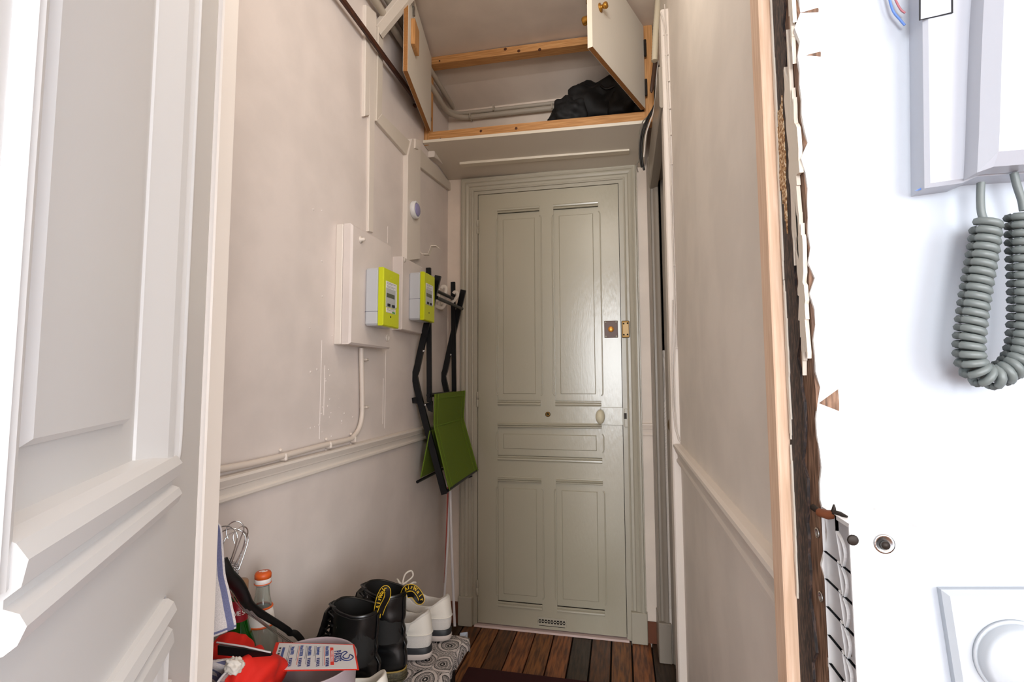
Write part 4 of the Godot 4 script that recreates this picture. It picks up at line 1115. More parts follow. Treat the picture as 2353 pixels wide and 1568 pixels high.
func meter(at: Vector3, z1: float, y1: float, base_x: float, cover_x: float, m: String, label: String, first: bool) -> void:
	# at: lower rear corner nearest the viewer (x of the back); cover faces +x
	var z0 := at.z
	var d := thing("breaker_box", label, "circuit breaker", Vector3(at.x, at.y, (z0 + z1) * 0.5), "lime-fronted breaker boxes")
	part(d, "grey_case", Geo.new().ab(Vector3(at.x, at.y, z1), Vector3(base_x, y1, z0), 0.006), M.meter_grey)
	part(d, "cover", Geo.new().prism([Vector3(base_x, at.y - 0.001, z0 + 0.001), Vector3(base_x, y1 + 0.001, z0 + 0.001), Vector3(base_x, y1 + 0.001, z1 - 0.001), Vector3(base_x, at.y - 0.001, z1 - 0.001)], Vector3(cover_x - base_x, 0, 0), 0.003), M.lime, "lime yellow cover")
	var w := z0 - z1
	var h := y1 - at.y
	var pt := func(u: float, v: float, o := 0.0) -> Vector3: return Vector3(cover_x + o, at.y + h * v, z0 - w * u)
	var panel := func(called: String, u0: float, u1: float, v0: float, v1: float, o: float, m2, parent: Node = d) -> MeshInstance3D:
		var a: Vector3 = pt.call(u0, v0)
		var b: Vector3 = pt.call(u1, v1, o)
		return part(parent, called, Geo.new().ab(Vector3(a.x - 0.0004, a.y, b.z), Vector3(b.x, b.y, a.z), minf(0.0004, o * 0.4)), m2)
	panel.call("case_seam", -0.005, 0.0, 0.0, 0.0, 0.0005, M.ink)
	var wdw = panel.call("window_panel", 0.13, 0.78, 0.33, 0.76, 0.0012, M.meter_label)
	panel.call("top_label", 0.13, 0.8, 0.66, 0.78, 0.0017, M.white_plastic, wdw)
	panel.call("window_rim", 0.74, 0.8, 0.36, 0.66, 0.0022, M.white_plastic, wdw)
	panel.call("display", 0.17, 0.66, 0.5, 0.575, 0.0018, M.lcd, wdw)
	for u in [0.22, 0.5]:
		panel.call("switch", u, u + 0.14, 0.345, 0.39, 0.0045, M.ink, wdw)
	var n := 0
	for v in [0.755, 0.735, 0.7, 0.68]:
		panel.call("print_line", 0.17, [0.72, 0.5, 0.7, 0.6][n], v - 0.004, v + 0.004, 0.0019, M.ink if n == 0 else M.grey_ink, wdw)
		n += 1
	if first:
		panel.call("seal_label", 0.16, 0.74, 0.235, 0.32, 0.0014, M.label_white)
		panel.call("green_mark", 0.52, 0.7, 0.24, 0.27, 0.0018, M.green_ink)
		for v in [0.305, 0.28]: panel.call("print_line", 0.2, 0.66, v - 0.003, v + 0.003, 0.0018, M.grey_ink)
	for v in [0.17, 0.86]:
		part(d, "screw", Geo.new().lathe([Vector2(0, 0), Vector2(0.0035, 0), Vector2(0.003, 0.001), Vector2(0, 0.001)], pt.call(0.45, v), 10, Basis(Vector3(0, 0, 1), Vector3.RIGHT, Vector3(0, 1, 0))), M.ink if v < 0.5 else M.lime)
	# seam of the terminal cover round the grey case
	var sy := at.y + h * (0.24 if first else 0.44)
	part(d, "seam", Geo.new().ab(Vector3(at.x + 0.002, sy - 0.0006, z0 - 0.002), Vector3(base_x, sy + 0.0006, z0 + 0.0004)), M.grey_ink)

func build_meters() -> void:
	var p := thing("fuse_board", "beige painted wooden fuse board with cracked side on the left wall", "fuse board", Vector3(-0.85, 1.285, -1.51))
	part(p, "backing", Geo.new().ab(Vector3(-0.85, 1.281, -1.649), Vector3(-0.8265, 1.655, -1.372), 0.002), M.trim)
	part(p, "cover", Geo.new().prism([Vector3(-0.825, 1.281, -1.374), Vector3(-0.825, 1.655, -1.374), Vector3(-0.825, 1.655, -1.648), Vector3(-0.825, 1.281, -1.648)], Vector3(0.029, 0, 0), 0.006), M.wall)
	part(p, "gap", Geo.new().ab(Vector3(-0.828, 1.3, -1.64), Vector3(-0.822, 1.64, -1.3765)), M.dark_hole)
	for e in [Vector3(-0.796, 1.6164, -1.4235), Vector3(-0.796, 1.3188, -1.6191)]:
		part(p, "thumb_screw", Geo.new().lathe([Vector2(0, 0), Vector2(0.011, 0), Vector2(0.011, 0.003), Vector2(0.006, 0.004), Vector2(0.0055, 0.014), Vector2(0.004, 0.016), Vector2(0, 0.0165)] if e.y > 1.5 else [Vector2(0, 0), Vector2(0.0125, 0), Vector2(0.0125, 0.004), Vector2(0.01, 0.005), Vector2(0.009, 0.003), Vector2(0, 0.003)], e, 16, Basis(Vector3(0, 0, 1), Vector3.RIGHT, Vector3(0, 1, 0))), M.trim)
	meter(Vector3(-0.796, 1.346, -1.457), -1.573, 1.532, -0.748, -0.73, "a", "lime and grey breaker box nearest the viewer, on the fuse board", true)
	var q := thing("backing_board", "plain beige backing box behind the farther lime breaker box", "backing board", Vector3(-0.85, 1.364, -1.87))
	part(q, "board", Geo.new().prism([Vector3(-0.85, 1.364, -1.771), Vector3(-0.85, 1.648, -1.771), Vector3(-0.85, 1.648, -1.97), Vector3(-0.85, 1.364, -1.975)], Vector3(0.04, 0, 0), 0.003), M.wall)
	part(q, "screw_head", Geo.new().lathe([Vector2(0, 0), Vector2(0.009, 0), Vector2(0.008, 0.003), Vector2(0, 0.004)], Vector3(-0.81, 1.6361, -1.7862), 12, Basis(Vector3(0, 0, 1), Vector3.RIGHT, Vector3(0, 1, 0))), M.trim)
	meter(Vector3(-0.81, 1.407, -1.829), -1.941, 1.596, -0.76, -0.743, "b", "farther lime and grey breaker box, in front of the folded chair", false)

func build_wall_small() -> void:
	# cable pipe from the fuse board down to the chair rail
	var path := smooth([Vector3(-0.836, 1.2781, -1.5144), Vector3(-0.836, 1.1774, -1.5226), Vector3(-0.836, 1.0839, -1.529), Vector3(-0.836, 1.0455, -1.5261), Vector3(-0.836, 1.0143, -1.5103), Vector3(-0.836, 0.9926, -1.4782), Vector3(-0.836, 0.9856, -1.4443), Vector3(-0.836, 0.9855, -1.314), Vector3(-0.836, 0.9832, -1.2033), Vector3(-0.836, 0.9819, -1.121), Vector3(-0.836, 0.9815, -1.0251), Vector3(-0.836, 0.9847, -0.922)], 5)
	var c := thing("cable_pipe", "beige painted cable pipe from the fuse board down along the chair rail", "pipe", Vector3(-0.84, 1.0, -1.3))
	part(c, "pipe", Geo.new().tube(path, 0.0078, 12), M.pipe)
	var clips := [Vector3(-0.85, 1.2403, -1.5428), Vector3(-0.85, 1.0811, -1.5517), Vector3(-0.85, 0.9829, -1.4764), Vector3(-0.85, 0.9828, -1.3382), Vector3(-0.85, 0.9792, -1.1364)]
	for i in 5:
		var k: Vector3 = clips[i]
		var upright := i < 2
		var g := Geo.new().box(k + Vector3(0.014, 0, 0), Vector3(0.02, 0.009 if upright else 0.02, 0.021 if upright else 0.01), Basis(), 0.003)
		part(c, "clip", g, M.pipe)
		for s in [-1, 1]:
			var o := Vector3(0.004, 0, s * 0.015) if upright else Vector3(0.004, s * 0.017, 0)
			part(c, "clip_lug", Geo.new().box(k + o, Vector3(0.009, 0.009, 0.009), Basis(), 0.003), M.pipe)
	# push light
	var b := Basis(Vector3(0, 0, 1), Vector3.RIGHT, Vector3(0, 1, 0))
	var dc := Vector3(-0.83, 1.8781, -1.9098)
	var t := thing("push_light", "round white push light with a lilac centre on the upright board", "light", dc)
	part(t, "rim", Geo.new().lathe([Vector2(0, 0), Vector2(0.035, 0), Vector2(0.0365, 0.004), Vector2(0.0365, 0.016), Vector2(0.033, 0.02), Vector2(0.029, 0.021), Vector2(0.028, 0.019), Vector2(0, 0.019)], dc, 36, b), M.white_plastic)
	part(t, "lens", Geo.new().lathe([Vector2(0, 0.017), Vector2(0.0282, 0.019), Vector2(0.024, 0.0235), Vector2(0.012, 0.026), Vector2(0, 0.0265)], dc, 30, b), M.lilac, "lilac lens")
	# bent white bracket
	var bp := [Vector3(-0.8518, 1.7432, -1.99), Vector3(-0.8205, 1.7128, -1.99), Vector3(-0.7947, 1.7113, -1.99), Vector3(-0.7812, 1.7466, -1.99), Vector3(-0.7575, 1.7452, -1.99), Vector3(-0.7456, 1.735, -1.99)]
	var g2 := Geo.new()
	var outline := []
	for p in bp: outline.append(p)
	for i in range(bp.size() - 1, -1, -1): outline.append(bp[i] + Vector3(0.0005, -0.0035, 0))
	g2.prism(outline, Vector3(0, 0, -0.022))
	solo("wall_bracket", g2, M.cream_plastic, "small bent white metal bracket on the wall above the breaker boxes", "bracket")
	# coat hooks carrying the chair
	var h := thing("coat_hook", "white double coat hook behind the top of the folded chair", "coat hook", Vector3(-0.85, 1.5378, -2.2986))
	part(h, "plate", Geo.new().ab(Vector3(-0.85, 1.5073, -2.2633), Vector3(-0.842, 1.6108, -2.3247), 0.003), M.cream_plastic)
	for e in [[Vector3(-0.8617, 1.5512, -2.19), Vector3(-0.8228, 1.5416, -2.19), Vector3(-0.7994, 1.555, -2.19), Vector3(-0.7836, 1.581, -2.19), Vector3(-0.7848, 1.6005, -2.19), Vector3(-0.7976, 1.6041, -2.19), Vector3(-0.804, 1.5962, -2.19)], [Vector3(-0.8737, 1.5374, -2.29), Vector3(-0.8067, 1.5414, -2.29), Vector3(-0.7802, 1.5511, -2.29), Vector3(-0.7604, 1.5738, -2.29), Vector3(-0.7627, 1.5898, -2.29), Vector3(-0.7738, 1.5945, -2.29), Vector3(-0.7804, 1.5873, -2.29)], [Vector3(-0.8546, 1.5232, -2.24), Vector3(-0.8238, 1.5117, -2.24), Vector3(-0.8086, 1.5237, -2.24), Vector3(-0.8022, 1.5422, -2.24)]]:
		part(h, "hook", Geo.new().tube(smooth(e, 6), 0.0085, 10, 0.55, Vector3(0, 0, 1)), M.cream_plastic)

func bar(a: Vector3, b: Vector3, w: float, th: float, side := Vector3(0, 0, 1)) -> Geo:
	var y := (b - a).normalized()
	var z := (side - y * side.dot(y)).normalized()
	return Geo.new().box((a + b) * 0.5, Vector3(w, (b - a).length(), th), Basis(y.cross(z), y, z), 0.002)

func build_chair() -> void:
	var z1 := -1.975
	var z2 := -2.325
	var d := thing("folding_chair", "folded black metal chair with green fabric hanging on the wall hooks", "chair", Vector3(-0.76, 0.72, -2.15))
	# side rails: straight rail A and bent rail B, near and far
	var A0 := Vector3(-0.7901, 1.6491, -1.975)
	var A1 := Vector3(-0.7807, 1.0778, -1.975)
	var B0 := Vector3(-0.741, 1.6094, -1.975)
	var B1 := Vector3(-0.8269, 1.2411, -1.975)
	var B2 := Vector3(-0.8296, 1.1354, -1.975)
	var B3 := Vector3(-0.7057, 0.7067, -1.975)
	for k in 2:
		var o := Vector3(0, 0, 0 if k == 0 else z2 - z1)
		var i := Vector3(0, 0, -0.014 if k == 0 else 0.014)
		part(d, "straight_rail", bar(A0 + o + i, A1 + o + i, 0.022, 0.012), M.frame)
		part(d, "bent_rail", bent([B0 + o, B1 + o, B2 + o, B3 + o], 0.013, 0.012), M.frame)
		var rv := Vector3(-0.8021, 1.292, -1.975) + o + Vector3(0, 0, 0.006)
		part(d, "rivet", Geo.new().lathe([Vector2(0, 0), Vector2(0.006, 0), Vector2(0.0045, 0.002), Vector2(0, 0.0026)], rv, 12, Basis(Vector3.RIGHT, Vector3(0, 0, 1), Vector3.DOWN)), M.steel)
	for e in [[Vector3(-0.748, 1.5169, -1.975), 0.008], [Vector3(-0.7834, 1.5629, -1.975), 0.008], [Vector3(-0.7809, 1.1066, -1.975), 0.009]]:
		var a: Vector3 = e[0]
		part(d, "cross_bar", Geo.new().tube([a, Vector3(a.x, a.y, z2)], e[1], 10), M.frame)
	part(d, "slide_bracket", Geo.new().prism([Vector3(-0.7982, 1.0715, -1.99), Vector3(-0.7673, 1.0826, -1.99), Vector3(-0.7688, 1.0356, -1.99), Vector3(-0.7863, 1.0427, -1.99)], Vector3(0, 0, -0.006)), M.frame)
	part(d, "foot", Geo.new().prism([Vector3(-0.8501, 1.0958, -1.965), Vector3(-0.8269, 1.1014, -1.965), Vector3(-0.8266, 1.0726, -1.965), Vector3(-0.8459, 1.0742, -1.965)], Vector3(0, 0, -0.02), 0.001), M.frame)
	part(d, "rivet", Geo.new().lathe([Vector2(0, 0), Vector2(0.005, 0), Vector2(0.004, 0.002), Vector2(0, 0.0024)], Vector3(-0.7914, 1.0674, -1.966), 10, Basis(Vector3.RIGHT, Vector3(0, 0, 1), Vector3.DOWN)), M.steel)
	# fabric of the seat (front) and of the back (behind)
	var l0 := Vector3(-0.757, 1.1116, -1.99)
	var l1 := Vector3(-0.7606, 0.9764, -1.99)
	var l2 := Vector3(-0.687, 0.7203, -1.98)
	var r0 := Vector3(-0.7285, 1.1185, -2.31)
	var r1 := Vector3(-0.7358, 0.9839, -2.31)
	var r2 := Vector3(-0.6642, 0.7429, -2.31)
	var grid := []
	for i in 17:
		var row := []
		var v := i / 16.0
		for j in 11:
			var u := j / 10.0
			var a: Vector3 = l0.lerp(l1, v / 0.35) if v < 0.35 else l1.lerp(l2, (v - 0.35) / 0.65)
			var b: Vector3 = r0.lerp(r1, v / 0.35) if v < 0.35 else r1.lerp(r2, (v - 0.35) / 0.65)
			row.append(a.lerp(b, u) + Vector3(-0.006 * sin(PI * u) * sin(PI * clampf((v - 0.3) / 0.7, 0, 1)), 0, 0))
		grid.append(row)
	var f := part(d, "seat_fabric", Geo.new().sheet(grid, 0.003), M.green, "green seat fabric")
	for j in [0, 1, 9, 10]:
		part(f, "seam", Geo.new().tube(grid.map(func(r): return r[j] + Vector3(0.001, 0, 0)), 0.0016 if j in [1, 9] else 0.0028, 5), M.green_seam)
	part(f, "fold_seam", Geo.new().tube([l1 + Vector3(0.001, 0, 0), r1 + Vector3(0.001, 0, 0)], 0.0024, 6), M.green_seam)
	part(f, "hem", Geo.new().tube([l0.lerp(l1, 0.16) + Vector3(0.0008, 0, -0.008), r0.lerp(r1, 0.16) + Vector3(0.0008, 0, 0.008)], 0.0015, 5), M.green_seam)
	part(d, "seat_bar", Geo.new().tube([l2 + Vector3(-0.005, 0.002, 0.006), r2 + Vector3(-0.005, 0.002, -0.012)], 0.0065, 8), M.frame)
	var p0 := Vector3(-0.77, 0.9621, -1.97)
	var p1 := Vector3(-0.808, 0.77, -1.97)
	var g2 := []
	for i in 9:
		var row := []
		for j in 7:
			var a: Vector3 = p0.lerp(p1, i / 8.0)
			row.append(Vector3(a.x + 0.004 * sin(PI * j / 6.0), a.y, lerpf(-1.97, -2.31, j / 6.0)))
		g2.append(row)
	var f2 := part(d, "back_fabric", Geo.new().sheet(g2, 0.003), M.green, "green back fabric")
	part(f2, "seam", Geo.new().tube(g2.map(func(r): return r[0]), 0.003, 5), M.green_seam)
	part(d, "back_bar", Geo.new().tube([Vector3(-0.8168, 0.7551, -1.955), Vector3(-0.8168, 0.7551, -1.955) + Vector3(0, 0, -0.37)], 0.0065, 8), M.frame)
	# ribbons hanging below the chair
	var rb := thing("ribbon", "long white and red ribbon loop hanging below the green chair to the bench", "ribbon", Vector3(-0.6853, 0.1557, -2.05))
	part(rb, "white_side", Geo.new().tube([Vector3(-0.7094, 0.7187, -2.05), Vector3(-0.7047, 0.5755, -2.05), Vector3(-0.6959, 0.3637, -2.05), Vector3(-0.6853, 0.1557, -2.05)], 0.0062, 6, 0.25, Vector3(0, 0, 1)), M.ribbon)
	part(rb, "slanting_side", Geo.new().tube([Vector3(-0.7129, 0.7165, -2.06), Vector3(-0.7195, 0.5361, -2.06), Vector3(-0.7281, 0.3753, -2.06), Vector3(-0.735, 0.2601, -2.06)], 0.005, 6, 0.25, Vector3(0, 0, 1)), M.ribbon)
	part(rb, "red_edge", Geo.new().tube([Vector3(-0.7244, 0.715, -2.065), Vector3(-0.7256, 0.6063, -2.065), Vector3(-0.7288, 0.4983, -2.065), Vector3(-0.7353, 0.3198, -2.065)], 0.0042, 6, 0.25, Vector3(0, 0, 1)), M.ribbon_red)

func bent(p: Array, half: float, th: float) -> Geo:
	# flat bar of constant width following p in the plane z = const
	var path := smooth(p, 6)
	var o := []
	var back := []
	for i in path.size():
		var d: Vector3 = (path[mini(i + 1, path.size() - 1)] - path[maxi(i - 1, 0)]).normalized()
		var s := d.cross(Vector3(0, 0, 1)) * half
		o.append(path[i] + s - Vector3(0, 0, th * 0.5))
		back.push_front(path[i] - s - Vector3(0, 0, th * 0.5))
	var rings := []
	for i in path.size():
		var k := path.size() - 1 - i
		rings.append([o[i], back[k], back[k] + Vector3(0, 0, th), o[i] + Vector3(0, 0, th)])
	return Geo.new().loft(rings, -1)

func build_bench() -> void:
	var t := thing("bench", "low black bench along the left wall under the patterned cloth", "bench", Vector3(-0.67, 0, -1.05))
	part(t, "seat", Geo.new().ab(Vector3(-0.845, 0.375, -1.49), Vector3(-0.485, 0.4, -0.64), 0.003), M.bench)
	for x in [-0.83, -0.505]:
		for z in [-1.465, -0.665]:
			part(t, "leg", Geo.new().box(Vector3(x, 0.188, z), Vector3(0.028, 0.375, 0.028), Basis(), 0.002), M.bench)
	var g := Geo.new()
	g.use_uv = true
	var n := noise(2.0, FastNoiseLite.TYPE_SIMPLEX_SMOOTH, 3, 12)
	var grid := []
	for i in 45:
		var row := []
		var v := i / 44.0
		for j in 27:
			var u := j / 26.0
			var z := lerpf(-1.512, -0.64, v)
			var s := u * 0.418
			var p := Vector3(-0.845 + s, 0.405, z)
			var edge := 0.375 + 0.006 * sin(v * 30.0)
			if s > edge:
				var o := s - edge
				p.x = -0.845 + edge + minf(o, 0.012) + 0.01 * n.get_noise_1d(z * 14.0)
				p.y -= maxf(0.0, o - 0.006) * (0.9 + 0.5 * n.get_noise_1d(z * 9.0 + 40.0))
			if z < -1.497: p.y -= (-1.497 - z) * 0.5
			row.append(p + Vector3(0, 0.0015 * n.get_noise_2d(s * 40.0, z * 40.0), 0))
		grid.append(row)
	var c := solo("tablecloth", g.sheet(grid, 0.0015), M.cloth, "black and white patterned oilcloth of ringed eyes over the bench", "tablecloth")
	var hg := [Vector3(-0.4948, 0.4, -1.5309), Vector3(-0.4718, 0.4, -1.533), Vector3(-0.4586, 0.385, -1.4863), Vector3(-0.4906, 0.372, -1.5057)]
	part(c, "hem", Geo.new().prism([hg[0] + Vector3(0, -0.004, 0), hg[1], hg[2], hg[3]], Vector3(0.001, -0.002, 0)), M.hem, "pale blue underside hem")
	var m := solo("doormat", Geo.new().ab(Vector3(-0.625, 0.0, -2.043), Vector3(-0.02, 0.009, -1.2), 0.004), M.rug, "dark red doormat lying on the floorboards", "doormat")
	var ob := solo("orange_tool", Geo.new().tube([Vector3(-0.4994, 0.3488, -1.4), Vector3(-0.4914, 0.3124, -1.4), Vector3(-0.4782, 0.2446, -1.4)], [0.003, 0.007, 0.009], 8), M.orange, "bright orange pointed handle under the bench beside its leg", "tool handle")

# outline of a foot at one height: toe towards -x, heel towards +x
func foot_ring(y: float, xf: float, xh: float, wf: float, wh: float, n := 36, lift := 0.0, round_ := 0.82) -> Array:
	var o := []
	var c := (xf + xh) * 0.5
	var r := (xh - xf) * 0.5
	for k in n:
		var a := TAU * k / n
		var x := c + r * signf(cos(a)) * pow(absf(cos(a)), round_)
		var t := clampf((xh - x) / 0.25, 0.0, 1.0)
		var s := t * t * (3.0 - 2.0 * t)
		var w := lerpf(wh, wf, s) * (1.0 - 0.1 * sin(PI * clampf(t * 1.4, 0, 1)) * (1.0 if xf < -0.15 else 0.0))
		o.append(Vector3(x, y + lift * pow(absf(cos(a)), 2.0) * (1.0 if cos(a) > 0 else 0.7), w * signf(sin(a)) * pow(absf(sin(a)), round_)))
	return o

func lerp_rows(t: Array, y: float) -> Array:
	for i in t.size() - 1:
		if y <= t[i + 1][0]:
			var f: float = clampf((y - t[i][0]) / (t[i + 1][0] - t[i][0]), 0.0, 1.0)
			var o := []
			for k in 5: o.append(lerpf(t[i][k], t[i + 1][k], f))
			o[0] = y
			return o
	return t[-1]

const BOOT := [[0.03, -0.238, 0.055, 0.048, 0.036], [0.05, -0.238, 0.058, 0.05, 0.038], [0.068, -0.226, 0.058, 0.048, 0.037], [0.085, -0.196, 0.057, 0.045, 0.038], [0.1, -0.15, 0.055, 0.043, 0.039], [0.115, -0.112, 0.053, 0.043, 0.04], [0.13, -0.088, 0.051, 0.043, 0.041], [0.15, -0.07, 0.051, 0.044, 0.042], [0.18, -0.062, 0.052, 0.045, 0.043], [0.222, -0.056, 0.054, 0.046, 0.044]]

func make_boot(at: Vector3, turn: float, label: String, upright_loop: bool) -> void:
	var d := thing("boot", label, "boot", at, "pair of black lace-up boots")
	d.rotation.y = turn
	var n := noise(9.0, FastNoiseLite.TYPE_SIMPLEX_SMOOTH, 1, 17 if upright_loop else 23)
	var rings := []
	for k in 40:
		var y := lerpf(0.03, 0.222, k / 39.0)
		var e := lerp_rows(BOOT, y)
		var ring := foot_ring(y, e[1], e[2], e[3], e[4], 40, 0.0, lerpf(0.82, 1.0, smoothstep(0.06, 0.14, y)))
		for i in ring.size():
			var p: Vector3 = ring[i]
			var bend := exp(-pow((y - 0.115) / 0.035, 2.0))
			var out := Vector3(p.x + 0.01, 0, p.z).normalized()
			p += out * (0.0028 * bend * sin(y * 190.0 + 2.5 * n.get_noise_2d(p.x * 9.0, p.z * 9.0) + p.x * 28.0) + 0.002 * n.get_noise_3dv(p * 2.0))
			# the collar is higher at the front and the heel
			if y > 0.18: p.y += (y - 0.18) / 0.042 * (0.012 * clampf(-p.x / 0.05, -0.2, 1.0))
			ring[i] = p
		rings.append(ring)
	var rim: Array = rings[-1]
	var upper_n := rings.size()
	rings.append(rim.map(func(p): return Vector3(p.x * 0.97, p.y + 0.002, p.z * 0.96)))
	rings.append(rim.map(func(p): return Vector3(p.x * 0.93, p.y - 0.001, p.z * 0.92)))
	var up := part(d, "upper", Geo.new().loft(rings, 1, true, false), M.leather, "", false)
	var inside := []
	for k in 8:
		var y := -0.002 - 0.115 * k / 7.0
		inside.append(rim.map(func(p): return Vector3(p.x * 0.93, p.y + y, p.z * 0.92)))
	var lin := Geo.new().loft(inside, 1, false, true)
	part(up, "lining", lin, M.lining, "", false)
	part(up, "collar_seam", Geo.new().tube(rim.map(func(p): return Vector3(p.x * 1.012, p.y - 0.006, p.z * 1.02)) + [Vector3(rim[0].x * 1.012, rim[0].y - 0.006, rim[0].z * 1.02)], 0.0011, 5), M.leather, "", false)
	var seam := []
	for k in 36: seam.append(rings[k + 2][0] + Vector3(0.0006, 0, 0))
	part(up, "heel_strip", Geo.new().tube(seam, 0.0085, 8, 0.25, Vector3.RIGHT), M.leather, "", false)
	# sole, welt
	var sole := []
	for e in [[0.0, -0.232, 0.05, 0.045, 0.034], [0.003, -0.24, 0.056, 0.05, 0.038], [0.015, -0.243, 0.059, 0.053, 0.041], [0.028, -0.243, 0.059, 0.054, 0.042], [0.032, -0.241, 0.057, 0.053, 0.041]]:
		sole.append(foot_ring(e[0], e[1], e[2], e[3], e[4], 40))
	var sl := part(d, "sole", Geo.new().loft(sole, 1), M.sole, "worn translucent brown sole", false)
	var ribs := Geo.new()
	for y in [0.009, 0.015, 0.021]:
		var rr := foot_ring(y, -0.2438, 0.0598, 0.0536, 0.0415, 40)
		rr.append(rr[0])
		ribs.tube(rr, 0.0012, 5)
	part(sl, "ribs", ribs, M.sole, "", false)
	var wr := foot_ring(0.0325, -0.2415, 0.0575, 0.0535, 0.0415, 40)
	wr.append(wr[0])
	part(d, "welt", Geo.new().tube(wr, 0.002, 6), M.welt, "yellow welt stitching", false)
	# front opening: eyelet edges, tongue, laces
	var tongue := []
	for i in 8:
		var row := []
		var v := i / 7.0
		for j in 5:
			var u := j / 4.0 - 0.5
			row.append(Vector3(lerpf(-0.12, -0.066, sqrt(v)) - 0.01 * (0.25 - u * u), lerpf(0.112, 0.218, v), u * 0.05))
		tongue.append(row)
	part(d, "tongue", Geo.new().sheet(tongue, 0.003), M.leather, "", false)
	var lc := Geo.new()
	for i in 6:
		var y := 0.12 + i * 0.02
		var e := lerp_rows(BOOT, y)
		var x: float = e[1] - 0.004
		lc.tube([Vector3(x + 0.022, y, -0.034), Vector3(x - 0.002, y + 0.008, -0.012), Vector3(x - 0.002, y + 0.012, 0.012), Vector3(x + 0.022, y + 0.014, 0.034)], 0.0028, 6)
	part(d, "lace", lc, M.black_plastic, "", false)
	for s in [-1, 1]:
		for i in 3:
			part(up, "eyelet", ring(Vector3(-0.03, 0.216 - i * 0.024, s * 0.037), 0.0026, 0.0011, Vector3(0, 0, 1), 10), M.steel, "", false)
	# pull loop with yellow lettering
	var top: Vector3 = rim[0]
	var pts := []
	if upright_loop:
		pts = [top + Vector3(-0.004, -0.02, 0), top + Vector3(-0.001, 0.006, 0), top + Vector3(0.004, 0.028, 0), top + Vector3(0.013, 0.045, 0), top + Vector3(0.021, 0.044, 0), top + Vector3(0.021, 0.028, 0), top + Vector3(0.01, 0.006, 0), top + Vector3(0.003, -0.014, 0)]
	else:
		pts = [top + Vector3(-0.004, -0.01, 0), top + Vector3(0.002, 0.005, 0), top + Vector3(0.014, 0.011, 0), top + Vector3(0.028, 0.008, 0), top + Vector3(0.04, -0.004, 0), top + Vector3(0.046, -0.018, 0), top + Vector3(0.038, -0.02, 0), top + Vector3(0.024, -0.006, 0), top + Vector3(0.006, -0.008, 0)]
	var path := smooth(pts, 5)
	var view := Vector3(0.5, 0.3, 0.8).normalized()
	var wide := []
	for i in path.size():
		var dir: Vector3 = (path[mini(i + 1, path.size() - 1)] - path[maxi(i - 1, 0)]).normalized()
		wide.append((view.cross(dir) * 0.8 + Vector3(0, 0, -0.25)).normalized())
	var rows := []
	for i in path.size():
		var row := []
		for j in 4: row.append(path[i] + wide[i] * ((j / 3.0 - 0.5) * 0.016))
		rows.append(row)
	var lp := part(d, "pull_loop", Geo.new().sheet(rows, 0.0016), M.black_plastic, "black and yellow pull loop", false)
	for z in [-0.0078, 0.0078]:
		var edge := []
		for i in path.size(): edge.append(path[i] + wide[i] * z)
		part(lp, "yellow_edge", Geo.new().tube(edge, 0.0009, 5), M.yellow, "", false)
	var word := "AirWair"
	for k in word.length():
		var at_i: int = (5 + k * 2) if upright_loop else (6 + k * 3)
		if at_i + 1 >= path.size(): break
		var dir: Vector3 = (path[at_i + 1] - path[at_i - 1]).normalized()
		var up_: Vector3 = wide[at_i]
		var nrm := dir.cross(up_)
		if nrm.dot(view) < 0.0:
			nrm = -nrm
			dir = -dir
		text(lp, "letter", word[k], 0.0085, path[at_i] + nrm * 0.0024, dir, up_, M.yellow, "Droid Serif", 0.001, true, false)

const SNEAKER := [[0.03, -0.245, 0.052, 0.051, 0.037], [0.045, -0.244, 0.056, 0.052, 0.039], [0.058, -0.222, 0.057, 0.05, 0.039], [0.07, -0.18, 0.056, 0.046, 0.038], [0.082, -0.14, 0.053, 0.042, 0.036], [0.094, -0.112, 0.05, 0.039, 0.034], [0.104, -0.1, 0.047, 0.037, 0.032]]

